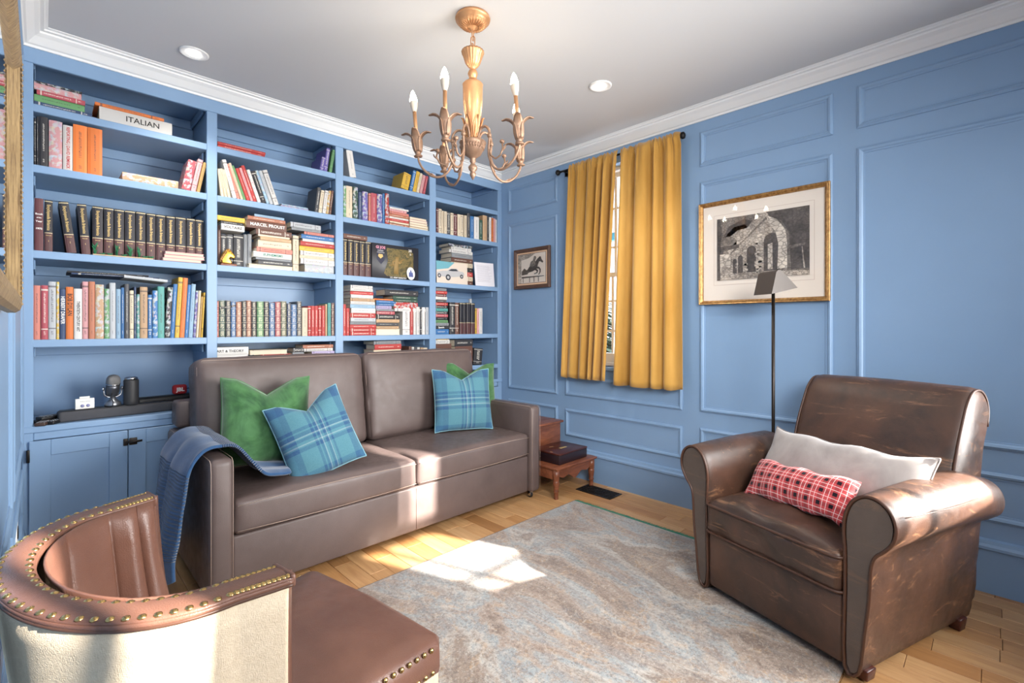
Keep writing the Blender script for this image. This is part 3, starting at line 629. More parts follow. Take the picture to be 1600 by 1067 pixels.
# ---- second bay
stack(3, 1, 0, [(120, 556, 24, 'r'), (120, 562, 24, 'r')], 'the pair at the left end', D=.16)
uprights(3, 1, 0, [(1068, 1102, 500, 'pu'), (1104, 1138, 355, 'pu'), (1152, 1178, 372, 'g')], lean=[10, 8, 9], side=' at the right end')
uprights(3, 1, 1, [(152, 180, 560, 'cr'), (184, 212, 560, 'cr'), (216, 246, 570, 'cr'), (262, 300, 488, 'w'), (304, 330, 530, 'sa'), (334, 360, 522, 'cr'), (362, 388, 545, 'g'), (390, 424, 568, 'r'), (426, 452, 566, 'p'), (454, 488, 545, 'r'), (492, 526, 580, 'w', 'piccover'), (530, 570, 592, 'bk'), (574, 604, 590, 'lb', 'piccover'), (606, 640, 590, 'lg'), (644, 690, 585, 'w')], lean=[-7, -9, -11, -15, -17, -18, -19, -19, -19, -19, -19, -19, -19, -19, -19])
stack(3, 1, 1, [(705, 960, 14, 'li', 'piccover'), (712, 955, 14, 'lb', 'piccover')], 'the magazines right of centre', D=.2)
uprights(3, 1, 1, [(1020, 1052, 722, 'dy'), (1056, 1086, 748, 'cr'), (1090, 1122, 752, 'w'), (1124, 1148, 752, 'gd', 'piccover'), (1150, 1172, 752, 'br')], lean=7, count0=15)
uprights(4, 1, 2, [(90, 112, 142, 'br'), (114, 150, 205, 'dy'), (153, 198, 205, 'dy'), (202, 268, 205, 'bk', None, [('1080i', .012, .88, 'h', 'inkw')] and None), (272, 298, 205, 'gy'), (300, 326, 205, 'gy')], D=.16, back=.055)
_, zt = stack(4, 1, 2, [(114, 276, 40, 'w', None, ('VOLTAIRE', .022, .5, 'ink')), (112, 268, 18, 'bk'), (86, 278, 32, 'y')], 'the pile over the horse bookend', z0=1.570+.2155, D=.15)
stack(4, 1, 2, [(305, 612, 28, 'cr', 'pf'), (372, 608, 32, 'dy'), (352, 602, 16, 'gy'), (336, 604, 38, 'w', None, ('EUPHEMISMS', .021, .5, 'inkteal')), (360, 608, 32, 'sa'), (372, 602, 48, 'cr'), (385, 600, 24, 't'), (372, 590, 14, 'cr'), (356, 604, 38, 'br'), (290, 568, 52, 'br', None, ('MARCEL PROUST', .027, .52, 'inkw')), (298, 560, 26, 'cp'), (346, 552, 18, 'lb')], 'the tall middle pile')
uprights(4, 1, 2, [(614, 654, 215, 'cr')], side=' between the piles')
stack(4, 1, 2, [(694, 896, 58, 'lg', 'piccover'), (664, 904, 40, 'w'), (658, 900, 22, 'cr'), (664, 902, 34, 'w'), (658, 903, 34, 'y'), (664, 903, 32, 'r'), (680, 903, 22, 'w'), (672, 903, 32, 'b'), (692, 903, 20, 'sa'), (604, 806, 20, 'gy'), (596, 806, 36, 'lg')], 'the right pile')
row = [(84, 100, 670, 'r'), (102, 145, 665, 'dg'), (148, 180, 665, 'dy'), (183, 217, 672, 'b'), (220, 257, 675, 'cp'), (260, 290, 670, 'bk'), (292, 325, 665, 'cp'), (328, 360, 672, 'bk'), (364, 410, 672, 'g'), (413, 446, 672, 'bk'), (450, 488, 680, 'b'), (491, 528, 675, 'ro'), (531, 570, 670, 'ol'), (573, 600, 685, 'db'), (603, 640, 692, 'b'), (643, 674, 672, 'dy')]
uprights(4, 1, 3, row, mats='leatherbound', D=.15)
uprights(4, 1, 3, [(678, 716, 715, 'cr'), (720, 740, 702, 'r'), (742, 765, 702, 'r'), (767, 790, 702, 'r'), (792, 813, 702, 'r'), (815, 838, 702, 'r'), (840, 853, 690, 't'), (856, 878, 682, 'te'), (881, 902, 682, 'mr', 'leatherbound')], D=.15, count0=16)
loose(.012, .09, .16, (.84, YB+.012, 1.139+.192), (0, -PI/2-R(12), 0), 'bk', 'small dark book tilted on top of the leather-bound row, fourth shelf, second bay')
loose(.010, .11, .16, (1.38, YB+.03, 1.139+.184), (0, -PI/2, 0), 'li', 'lilac magazine lying on the red volumes, fourth shelf, second bay')
zA = 1.139-TH-.155
stack(4, 1, 4, [(78, 306, 55, 'dy'), (78, 300, 52, 'w', None, ('ART & THEORY', .021, .42, 'ink')), (78, 304, 52, 'w', None, ('ART & THEORY', .021, .42, 'ink'))], 'the left pile')
stack(4, 1, 4, [(320, 575, 60, 'db'), (390, 596, 42, 'r'), (312, 575, 32, 'cr', 'pf')], 'the middle pile')
stack(4, 1, 4, [(700, 900, 48, 'gy'), (740, 900, 32, 'pu'), (745, 902, 32, 'li'), (690, 890, 22, 'w'), (682, 892, 26, 'cp')], 'the right pile')
stack(4, 1, 4, [(605, 688, 60, 'br'), (610, 690, 50, 'gy'), (615, 690, 30, 'dy')], 'the narrow pile beside the right pile', D=.12)
# ---- third bay
uprights(5, 2, 0, [(132, 180, 76, 'w')], lean=-9)
uprights(5, 2, 0, [(520, 576, 235, 'y'), (582, 606, 215, 'b'), (608, 634, 222, 'y'), (636, 656, 236, 'cr'), (658, 680, 252, 'p'), (682, 700, 260, 'ro')], lean=13, count0=1)
uprights(5, 2, 1, [(82, 103, 340, 'g', 'piccover'), (106, 152, 342, 'cr'), (156, 192, 350, 'dg', 'piccover'), (196, 222, 388, 'db'), (227, 268, 385, 'pu', 'piccover'), (273, 290, 398, 'sa'), (292, 335, 398, 'ro'), (338, 376, 405, 'pu', 'piccover'), (379, 396, 400, 'b'), (399, 427, 400, 'r', 'piccover')], D=.16)
stack(5, 2, 1, [(428, 580, 18, 'cp'), (430, 582, 14, 'cr', 'pf'), (428, 578, 20, 'r'), (430, 574, 16, 'w'), (428, 580, 20, 'cp'), (430, 576, 20, 'sa'), (430, 560, 18, 'p'), (432, 575, 14, 'w')], 'the left pile', D=.12)
stack(5, 2, 1, [(584, 728, 14, 'cr', 'pf'), (584, 726, 20, 't', 'pf'), (586, 720, 20, 'cr', 'pf'), (584, 718, 20, 'p', 'pf'), (586, 712, 18, 'cr', 'pf')], 'the right pile', D=.12)
uprights(5, 2, 2, [(a, b, y, 'bk', 'enc', EN) for a, b, y in ((82, 115, 742), (119, 157, 748), (161, 202, 755), (206, 248, 762), (252, 293, 766))], D=.19)
zt = atY(520+120/4.852, 220+745/4.852, YB+.02).z
stack(5, 2, 2, [(82, 262, 34, 'br')], 'on top of the encyclopaedia volumes', z0=zt+.004)
uprights(6, 2, 3, [(80, 103, 560, 'r'), (106, 129, 590, 'r')])
stack(6, 2, 3, [(132, 328, 26, 'r'), (132, 328, 26, 'r'), (132, 328, 26, 'r'), (134, 328, 22, 'gy'), (134, 326, 28, 'lg'), (133, 324, 34, 'r'), (140, 324, 36, 'w'), (134, 322, 26, 'lb'), (134, 320, 24, 'w'), (134, 318, 22, 't'), (136, 306, 26, 'w', 'piccover'), (134, 308, 24, 'r'), (132, 304, 22, 'w'), (134, 302, 22, 'w')], 'the left pile')
stack(6, 2, 3, [(330, 510, 46, 'cr', 'pf'), (332, 500, 22, 't'), (332, 496, 26, 'dy'), (332, 505, 26, 't'), (332, 510, 36, 'bk'), (332, 470, 24, 'ro'), (330, 462, 16, 'gy'), (330, 446, 26, 'li'), (330, 486, 18, 'b'), (330, 478, 22, 'b'), (312, 456, 12, 'o')], 'the middle pile')
uprights(6, 2, 3, [(534, 588, 583, 'w', None, [('JEFFERSON', .02, .6, 'v', 'inkr')] and None), (591, 612, 583, 'r'), (615, 633, 590, 'w'), (636, 661, 580, 'w'), (665, 678, 585, 'dy'), (681, 703, 583, 'w'), (707, 729, 583, 'lg')], count0=2)
stack(6, 2, 3, [(466, 728, 24, 'w'), (462, 645, 48, 'r', 'piccover'), (460, 645, 22, 'dg'), (456, 642, 26, 'dg'), (395, 648, 44, 'bk')], 'the pile on the right uprights', z0=1.139+.183)
stack(6, 2, 4, [(312, 516, 50, 'dy'), (312, 516, 48, 'cr'), (320, 520, 40, 'r'), (310, 518, 26, 'gy')], 'the left pile')
uprights(6, 2, 4, [(580, 600, 880, 'br'), (603, 622, 884, 'w'), (625, 642, 884, 'dy'), (645, 664, 886, 'w'), (667, 688, 888, 't'), (691, 720, 890, 'cr')], D=.12)
# ---- rightmost bay
uprights(5, 3, 1, [(788, 804, 512, 'mr'), (806, 830, 516, 'cr'), (832, 843, 530, 'cr'), (845, 868, 535, 'cr'), (871, 894, 540, 'dy'), (896, 918, 547, 'cr'), (920, 946, 556, 'mr'), (948, 972, 558, 'cr'), (974, 995, 562, 'cr'), (998, 1018, 566, 'cr'), (1021, 1042, 550, 'dy'), (1044, 1071, 572, 'b'), (1073, 1110, 577, 'w'), (1112, 1139, 600, 'dg'), (1141, 1173, 566, 't'), (1175, 1188, 575, 'bk'), (1190, 1205, 580, 'w'), (1207, 1219, 585, 'o'), (1221, 1235, 590, 'p'), (1236, 1246, 598, 'w')], D=.13)
rw = [(900, 1062, 34, c) for c in ('br', 'cr', 'r', 'bk', 'cr', 'br', 'gy', 'cr')]
stack(5, 3, 2, rw[:7]+[(880, 1060, 24, 'w'), (900, 1050, 22, 'w'), (880, 1058, 22, 'dy', 'piccover')], 'the pile behind the car photo', back=.06)
lay = ['b', 'bk', 'gy', 'g', 'bk', 'ro', 'dy', 'te', 'bk', 'r', 'dy', 'w', 'mr', 'r', 'gy']
stack(6, 3, 3, [(782, 880-(i > 2)*12-(i > 9)*6+(i % 2)*5, 38 if i == 0 else (24 if i == 1 else 21), c, None, ('Spanish', .02, .4, 'inkw') if i == 1 else None) for i, c in enumerate(lay)], 'the narrow pile', D=.12)
uprights(6, 3, 3, [(890, 930, 545, 'bk'), (933, 960, 548, 'br')]+[(a, b, y, 'bk', 'enc') for a, b, y in ((966, 990, 548), (993, 1013, 550), (1018, 1047, 548), (1051, 1079, 552))]+[(1083, 1095, 590, 'y'), (1097, 1112, 592, 'p'), (1114, 1139, 590, 'w')], D=.19)
stack(6, 3, 4, [(782, 900, 112, 'br'), (782, 886, 30, 'w'), (782, 880, 26, 'y')], 'the left pile', D=.14)
stack(6, 3, 4, [(930, 1060, 90, 'br'), (925, 1062, 50, 'bk')], 'the middle pile', D=.14)
uprights(6, 3, 4, [(1066, 1130, 890, 'bk')], lean=6, side=' against the bay side')
# ================================================================ THINGS ON THE SHELVES
def poly(pts, z=0): return pts
def flat_poly(name, pts, M4, mat, parent, t=.0004):
    """extruded flat polygon in the local x/y plane of matrix M4"""
    m = MB(); n = len(pts); m.add([(x, y, 0) for x, y in pts]+[(x, y, t) for x, y in pts], [tuple(range(n))[::-1], tuple(range(n, 2*n))]+[(i, (i+1) % n, n+(i+1) % n, n+i) for i in range(n)])
    m.xf(M4); return m.obj(name, mat, parent)
# horse head bookend
hx = atY(320+162/4.445, 500, YB+.035).x
o = thing('horse_bookend', 'gold horse head bookend on brown base, third shelf, second bay', 'bookend', (hx, YB+.035, 1.5704))
hs = 1.0
MB().bbox(-.044, .044, -.016, .016, 0, .014, .003).obj('base', M['walnut'], o)
HP = [(-.036, .014), (.020, .014), (.016, .030), (.006, .046), (.010, .054), (.024, .047), (.033, .050), (.037, .058), (.033, .068), (.022, .082), (.014, .094), (.008, .101), (-.006, .100), (-.020, .091), (-.032, .072), (-.038, .048)]
bmh = bmesh.new(); v0_ = [bmh.verts.new((x, -.014, z)) for x, z in HP]; fh = bmh.faces.new(v0_); ex = bmesh.ops.extrude_face_region(bmh, geom=[fh]); bmesh.ops.translate(bmh, vec=(0, .028, 0), verts=[g_ for g_ in ex['geom'] if isinstance(g_, bmesh.types.BMVert)]); bmesh.ops.recalc_face_normals(bmh, faces=bmh.faces)
bmesh.ops.bevel(bmh, geom=[e for e in bmh.edges if abs(e.verts[0].co.y-e.verts[1].co.y) < .001], offset=.006, segments=3, profile=.5, affect='EDGES')
hb = MB().bm(bmh); hb.obj('horse_head', plain('polished_gold', (200, 150, 60), .28, .9), o)
MB().lathe([(.001, -.0155), (.003, -.0150), (.003, -.013)], n=8).xf(Matrix.Translation((.014, 0, .075)) @ Matrix.Rotation(PI/2, 4, 'X') @ Matrix.Scale(-1, 4, (0, 0, 1))).obj('eye', M['black'], o)
mn = MB(); 
for k in range(7): mn.tube([(-.004-.006*k, -.010, .102-.009*k), (-.014-.005*k, -.015, .092-.011*k), (-.012-.005*k, -.016, .078-.010*k)], .0042, 6)
mn.obj('mane', M['gilt'], o)
for s in (-1, 1): MB().lathe([(.006, .086), (.005, .098), (.001, .106)], .004, s*.010, n=8).obj('ear', M['gilt'], o)
# toy box with window, oval card
Yb = YB+.03; bx0 = atY(520+296/4.852, 500, Yb).x; bx1 = atY(520+650/4.852, 500, Yb).x; bh = .262
o = thing('toy_box', 'large dark boxed action figure set with camouflage picture window, third shelf, third bay', 'toy box', ((bx0+bx1)/2, Yb, 1.5706))
w = bx1-bx0
MB().bbox(-w/2, w/2, 0, .08, 0, bh, .002, seg=1).obj('carton', plain('printed_black_card', (44, 44, 50), .4), o)
FX = lambda x, z, y=-.0008: frame_m((x, y, z), (1, 0, 0), (0, 0, 1))
cam_m = NT('camouflage_scene'); cn = cam_m.noise(14, detail=6, rough=.7, dist=1.); cam_m.base(cam_m.ramp(cn, [(.3, col(40, 38, 30)), (.42, col(86, 80, 52)), (.5, col(128, 110, 66)), (.58, col(60, 66, 48)), (.68, col(176, 146, 88)), (.8, col(50, 48, 44))])).set(rough=.3)
flat_poly('picture_window', [(-.105, .04), (-.08, .02), (.10, .02), (.155, .05), (.155, .215), (.12, .235), (-.085, .235), (-.07, .14)], FX(0, 0), cam_m.m, o)
cm = MB(); cm.tube([(0, 0, .03), (.0, 0, .09), (.005, 0, .14), (.01, 0, .165)], lambda u: .022-.008*u, 10); cm.tube([(0, -.004, .14), (.03, -.006, .115), (.05, -.006, .13)], .008, 8); cm.tube([(0, -.004, .14), (-.03, -.006, .12), (-.02, -.006, .09)], .008, 8); cm.tube([(-.05, -.008, .09), (.07, -.008, .15)], .005, 6)
cm.xf(Matrix.Translation((0, -.001, .01)) @ Matrix.Diagonal((1, .15, 1, 1))); cm.obj('soldier_figure', plain('khaki_figure', (150, 122, 72), .6, var=.4, bscale=30), o)
flat_poly('badge', [(-.165, .14), (-.13, .105), (-.10, .14), (-.105, .25), (-.165, .25)], FX(0, 0, -.001), plain('badge_navy', (30, 34, 60), .4), o)
text('GI JOE', .028, FX(-.134, .232, -.0022), plain('badge_pink', (230, 150, 170), .5), o, bold=.0008); text('CLASSIC', .013, FX(-.134, .208, -.0022), M['inkw'], o); text('COLLECTION', .010, FX(-.134, .194, -.0022), M['inkw'], o)
flat_poly('eagle_badge', [(-.155, .165), (-.134, .148), (-.113, .165), (-.118, .182), (-.15, .182)], FX(0, 0, -.0022), M['inkg'], o)
text('U.S. ARMY INFANTRY', .015, FX(.02, .012, -.001), M['inkw'], o, bold=.0004); text('30', .03, FX(.125, .232, -.0014), M['inkw'], o, bold=.0005); text('6', .026, FX(.128, .205, -.0014), M['inkw'], o)
o2 = thing('oval_card', 'white oval card with blue drawing leaning before the boxed figure', 'card', (atY(520+596/4.852, 500, YB+.012).x, YB+.014, 1.572), (R(-6), 0, 0))
mo = MB(); n = 32; ov = [(.037*math.cos(2*PI*k/n), .052+.051*math.sin(2*PI*k/n)) for k in range(n)]
mo.prism(ov, 'y', 0, .0012); mo.obj('card', M['inkw'], o2)
for k, (xx, hh) in enumerate(((-.012, .055), (0, .072), (.012, .055))): flat_poly('drawing', [(xx-.008, .025), (xx+.008, .025), (xx+.006, hh), (xx, hh+.012), (xx-.006, hh)], FX(0, 0, -.0006), plain('blue_ink', (84, 94, 150), .6), o2)
# car photo and letter standing on the third shelf of the last bay
Yp = YB+.028; px0 = atY(681.5, 500, Yp).x; px1 = atY(730, 500, Yp).x; pw = px1-px0
o = thing('car_photo', 'pale photo print of a silver pickup truck propped on third shelf', 'photo', ((px0+px1)/2+.006, Yp, 1.5706), (R(-3), 0, 0))
MB().box(-pw/2, pw/2, 0, .0015, 0, .185).obj('print', plain('photo_paper', (222, 206, 190), .4), o)
k = pw/.24
flat_poly('photo_sky', [(-pw/2, .11), (-.03*k, .13), (.02*k, .185), (-pw/2, .185)], FX(0, 0, -.0004), plain('photo_teal', (110, 170, 182), .5), o)
S = lambda L: [(a*k, b) for a, b in L]
flat_poly('truck_body', S([(-.118, .088), (-.075, .105), (-.04, .108), (-.01, .13), (.035, .134), (.055, .112), (.088, .108), (.094, .09), (.086, .072), (.02, .06), (-.04, .052), (-.108, .06)]), FX(0, 0, -.0009), plain('photo_silver', (186, 184, 184), .4), o)
flat_poly('truck_glass', S([(-.03, .11), (-.008, .126), (.03, .129), (.045, .113), (.0, .108)]), FX(0, 0, -.0014), plain('photo_dark', (50, 54, 62), .4), o)
for cx_, cz_, r_ in ((-.034, .052, .026), (.072, .068, .018), (-.10, .062, .018)):
    flat_poly('truck_wheel', [(cx_*k+r_*math.cos(q*PI/8), cz_+r_*math.sin(q*PI/8)) for q in range(16)], FX(0, 0, -.0014), bpy.data.materials['photo_dark'], o)
    flat_poly('truck_hub', [(cx_*k+r_*.5*math.cos(q*PI/8), cz_+r_*.5*math.sin(q*PI/8)) for q in range(16)], FX(0, 0, -.0019), bpy.data.materials['photo_silver'], o)
lx0 = atY(743, 500, YB+.02).x; lx1 = atY(773, 500, YB+.02).x
o = thing('typed_letter', 'white typed letter propped upright on third shelf beside the truck photo', 'letter', ((lx0+lx1)/2, YB+.02, 1.5706), (R(-4), R(-1.5), 0))
lw = lx1-lx0; MB().box(-lw/2, lw/2, 0, .001, 0, .215).obj('sheet', plain('letter_paper', (226, 222, 226), .7), o)
lm = MB(); lr = random.Random(3)
for i in range(17): lm.box(-lw*.38, lw*(.2+.18*lr.random()), -.0004, -.0001, .185-i*.009, .1868-i*.009)
lm.obj('typed_lines', plain('grey_type', (170, 166, 174), .8), o)
# wall socket high in the last bay
o = thing('socket_plate', 'small grey socket plate on the back of the rightmost bay', 'socket', (atY(735, 470, YE-.031).x, YE-.0295, atY(735, 473, YE-.03).z-.03))
MB().bbox(-.022, .022, -.006, 0, 0, .09, .002).obj('plate', plain('plate_grey', (160, 164, 170), .5), o); MB().bbox(-.01, .01, -.009, -.006, .02, .07, .001).obj('rocker', M['inkw'], o)
# succulents strip in front of the encyclopaedia volumes
sx0 = atY(145, 500, YB+.004).x; sx1 = atY(240, 500, YB+.004).x
o = thing('succulent_strip', 'row of small artificial green succulents on a pale strip, third shelf', 'plants', (sx0, YB+.012, 1.5704))
MB().bbox(0, sx1-sx0, -.006, .008, 0, .006, .002).obj('strip', plain('cork_strip', (200, 176, 140), .9), o)
gm = plain('succulent_green', (30, 104, 66), .6, var=.35)
pr = random.Random(11)
for k, (u, h, kind) in enumerate(((.03, .062, 1), (.15, .03, 0), (.27, .03, 0), (.38, .062, 1), (.5, .028, 0), (.6, .07, 2), (.75, .062, 1), (.86, .03, 0), (.96, .034, 0))):
    cx_ = u*(sx1-sx0); m = MB()
    for q in range(14 if kind == 0 else 18):
        a = pr.random()*2*PI; l = h*(.5+.5*pr.random()); sp_ = .6 if kind == 0 else .22; x2 = cx_+math.cos(a)*l*sp_; y2 = .001+math.sin(a)*.006; z0_ = .005+(0 if kind == 0 else pr.random()*h*.6)
        m.tube([(cx_, .001, z0_), ((cx_+x2)/2, y2, z0_+l*.25), (x2, y2, z0_+l*.45)], lambda t_: .0042*(1-t_)+.0006, 5)
    m.obj('succulent', gm, o)
# ---------------- counter of the leftmost bay
def cp(px, py, Y): return atY(px, py, Y)
o = thing('soundbar', 'long dark grey soundbar lying on the bookcase counter', 'soundbar', (0, YB+.055, CT+.0005), (0, 0, R(4.5)))
sb0 = .056; o.location.x = 0
m = MB().bbox(sb0, sb0+.60, -.03, .06, 0, .052, .012, seg=3)
m.obj('body', plain('speaker_cloth', (74, 74, 78), .9, bump=.5, bscale=900), o); MB().bbox(sb0+.01, sb0+.59, -.02, .05, .052, .055, .002).obj('top_panel', M['black'], o)
ytop = CT+.0565
def onbar(px): return atY(px, 600, YB+.09).x
o = thing('earbud_box', 'small white retail carton with earbuds printed on it, on the soundbar', 'box', (onbar(132), YB+.075, ytop), (0, 0, R(4)))
MB().bbox(-.037, .037, -.012, .012, 0, .052, .001).obj('carton', M['inkw'], o); MB().bbox(-.02, .02, -.001, .001, .0522, .062, .0006).obj('hang_tab', M['inkw'], o)
for q in (-.010, .012): MB().lathe([(.002, 0), (.008, .001), (.006, .004), (.001, .005)], n=14).xf(Matrix.Translation((q, -.012, .016)) @ Matrix.Rotation(PI/2, 4, 'X')).obj('printed_earbud', plain('lilac_grey', (140, 140, 180), .4), o)
text('wireless earbuds', .006, frame_m((0, -.0127, .038), (1, 0, 0), (0, 0, 1)), M['ink'], o)
# microphone
mxp = onbar(176)
o = thing('microphone', 'silver desktop microphone on a round stand atop the soundbar', 'microphone', (mxp, YB+.085, ytop), (0, 0, R(8)))
sm_ = plain('silver_metal', (150, 152, 158), .3, .9)
MB().lathe([(.034, 0), (.036, .006), (.034, .018), (.022, .03), (.014, .04), (.012, .048)], n=28).obj('stand_base', sm_, o)
ym = MB(); ym.tube([(-.036, 0, .095), (-.038, 0, .075), (-.034, 0, .058), (-.02, 0, .048), (0, 0, .046), (.02, 0, .048), (.034, 0, .058), (.038, 0, .075), (.036, 0, .095)], .0035, 8); ym.obj('yoke', sm_, o)
for s in (-1, 1): MB().lathe([(.009, 0), (.009, .008), (.005, .010)], n=14).xf(Matrix.Translation((s*.036, 0, .094)) @ Matrix.Rotation(s*PI/2, 4, 'Y')).obj('yoke_knob', M['chrome'], o)
TM = Matrix.Translation((0, 0, .098)) @ Matrix.Rotation(R(16), 4, 'X')
MB().lathe([(.012, -.045), (.026, -.043), (.029, -.03), (.03, .0), (.029, .02)], n=28).xf(TM).obj('body', plain('mic_body', (98, 100, 106), .35, .8), o)
gt = NT('mic_grille'); gt.base(col(150, 148, 146)); gt.set(rough=.4, metal=.8); gt.bump(gt.voro(700), .8, .002)
MB().lathe([(.030, .02), (.031, .035), (.029, .052), (.022, .064), (.010, .070), (.001, .071)], n=28).xf(TM).obj('grille', gt.m, o)
MB().lathe([(.0312, .019), (.0316, .022), (.0312, .025)], n=28).xf(TM).obj('grille_ring', M['chrome'], o)
MB().tube([(-.01, -.028, .07), (-.016, -.04, .05), (-.008, -.044, .025), (-.012, -.05, .004), (-.02, -.045, .003)], .0022, 6).obj('cable', M['black'], o)
o = thing('tumbler', 'matte black insulated tumbler with a chrome lid, standing on the soundbar', 'tumbler', (onbar(204.5), YB+.08, ytop))
MB().lathe([(.031, 0), (.033, .003), (.034, .02), (.034, .128), (.033, .133), (.030, .135)], n=32).obj('body', plain('powder_black', (48, 48, 50), .55), o); MB().lathe([(.028, .1355), (.030, .137), (.030, .146), (.022, .150), (.001, .150)], n=32).obj('lid', M['chrome'], o)
xx = onbar(256)
o = thing('long_speaker_case', 'long black rounded case lying on the back of the soundbar', 'case', (xx+.03, YB+.175, CT+.001), (0, 0, R(4)))
MB().bbox(-.15, .16, -.03, .035, 0, .078, .018, seg=4).obj('body', M['black'], o)
xx = atY(287, 600, YB+.05).x
o = thing('red_speaker', 'small red portable speaker with white letters at right end of soundbar', 'speaker', (xx, YB+.165, CT+.0805), (0, 0, R(4)))
MB().bbox(-.036, .036, -.018, .018, 0, .056, .014, seg=4).obj('body', plain('red_cloth', (176, 34, 38), .7, bump=.4, bscale=900), o)
text('JBL', .03, frame_m((0, -.0188, .028), (1, 0, 0), (0, 0, 1)), M['inkw'], o, bold=.0012); MB().tube([(.036, 0, .03), (.046, 0, .032), (.05, 0, .026), (.055, .002, .024)], .0025, 6).obj('strap', M['black'], o)
# remotes heap at the left end
def remote(loc, L, wd, rz, label, m, tilt=0):
    o = thing('remote_control', label, 'remote', loc, (tilt, 0, rz), group='remotes at the left end of the counter')
    MB().bbox(-L/2, L/2, -wd/2, wd/2, 0, .016, .005).obj('shell', m, o)
    for i in range(5):
        for j in range(3): MB().bbox(-L*.38+i*L*.15-.003, -L*.38+i*L*.15+.003, -wd*.3+j*wd*.3-.0025, -wd*.3+j*wd*.3+.0025, .016, .0175, .0008, seg=1).obj('button', bpy.data.materials['plate_grey'], o)
    return o
remote((.004, YB+.03, CT+.001), .10, .042, R(75), 'brown black remote at the very left end of the counter', plain('brown_plastic', (70, 52, 44), .4))
remote((.050, YB+.045, CT+.001), .10, .036, R(60), 'small black remote between the brown remote and the soundbar', M['black'])
remote((.03, YB+.11, CT+.001), .13, .045, R(20), 'long black remote behind the two front remotes', M['black'])
remote((.035, YB+.10, CT+.019), .12, .04, R(35), 'black remote stacked on top of the long one', M['black'], R(5))

# ================================================================ PICTURES ON THE RIGHT WALL
def picture(name, label, y0, y1, z0, z1, fw, fd, fmat, x=XW-.0145):
    """hangs on the plane x; local frame: u along -y (left to right seen from the room), v up"""
    o = thing(name, label, 'picture', (x, (y0+y1)/2, z0))
    W_, H_ = y0-y1, z1-z0
    def box_(u0, u1, v0, v1, d0, d1, b=.002): return MB().bbox(-d1, -d0, -u1, -u0, v0, v1, b, seg=2, smooth=False)
    prof = [(0, 0), (0, fd*.8), (fw*.15, fd), (fw*.35, fd*.9), (fw*.5, fd), (fw*.75, fd*.72), (fw*.9, fd*.6), (fw, fd*.35), (fw, 0)]
    m = MB(); vs = []
    for (i, h) in prof:
        for (u, v) in ((-W_/2+i, i), (W_/2-i, i), (W_/2-i, H_-i), (-W_/2+i, H_-i)): vs.append((-h, -u, v))
    m.add(vs, [(i*4+k, i*4+(k+1) % 4, (i+1)*4+(k+1) % 4, (i+1)*4+k) for i in range(len(prof)-1) for k in range(4)]); m.obj('frame', fmat, o)
    return o, W_, H_
def PM(d): return Matrix(((0, 0, -1, -d), (-1, 0, 0, 0), (0, 1, 0, 0), (0, 0, 0, 1)))
def rect(u0, u1, v0, v1): return [(u0, v0), (u1, v0), (u1, v1), (u0, v1)]
o, W_, H_ = picture('framed_engraving', 'large gilt framed engraving of arched stone ruins, right of the window', 1.353, .632, 1.342, 1.99, .026, .026, M['gilt'])
flat_poly('mount', rect(-W_/2+.02, W_/2-.02, .02, H_-.02), PM(.004), M['mat'], o); 
u0, u1, v0, v1 = -.245, .262, .150, .535
flat_poly('inner_line', rect(u0-.024, u1+.024, v0-.03, v1+.027), PM(.0046), M['mat2'], o); flat_poly('plate_margin', rect(u0-.021, u1+.021, v0-.027, v1+.024), PM(.0052), M['mat'], o)
E_ = lambda nm, pts, d, mk: flat_poly('engraved_'+nm, [(u0+(u1-u0)*a, v0+(v1-v0)*b) for a, b in pts], PM(.0062+d*.0008), M[mk], o)
def arch(cx, w, yb, ys, n=10, ry=None):
    ry = ry or w/2; return [(cx-w/2, yb)]+[(cx-w/2*math.cos(PI*k/n), ys+ry*math.sin(PI*k/n)) for k in range(n+1)]+[(cx+w/2, yb)]
E_('ground', [(0, 0), (1, 0), (1, 1), (0, 1)], 0, 'eng_m')
E_('vault', [(.02, .35), (.04, .62), (.14, .86), (.32, .95), (.4, .9), (.36, .8), (.24, .78), (.12, .66), (.06, .4)], 1, 'eng_d'); E_('sky', [(.06, .55), (.12, .74), (.2, .84), (.33, .86), (.38, .74), (.22, .55)], 1, 'eng_l')
E_('distant_arch', arch(.13, .2, .5, .6, ry=.1), 2, 'eng_m'); E_('beam', [(0, .47), (.26, .5), (.26, .56), (0, .54)], 3, 'eng_d'); E_('distance', [(.03, .1), (.16, .1), (.16, .42), (.03, .42)], 2, 'eng_h'); E_('people', [(.04, .1), (.2, .1), (.18, .2), (.05, .22)], 3, 'eng_l')
E_('cornice', [(.15, .42), (.55, .92), (.62, 1), (.48, 1), (.3, .72), (.12, .46)], 2, 'eng_l'); E_('wall', [(.17, .08), (.17, .42), (.55, .88), (.62, .9), (.66, .08)], 2, 'eng_l')
for q, (cx_, w_, ys_) in enumerate(((.21, .045, .3), (.275, .055, .34), (.40, .10, .44), (.62, .17, .55))): E_('opening', arch(cx_, w_, .1, ys_, ry=w_*.7), 4, 'eng_d'); 
E_('big_arch', [(.56, .95), (.68, .86), (.76, .7), (.78, .5), (.78, .12), (.68, .12), (.69, .5), (.66, .68), (.58, .85)], 5, 'eng_h'); E_('pillar_light', [(.58, .12), (.58, .5), (.63, .52), (.63, .12)], 6, 'eng_h')
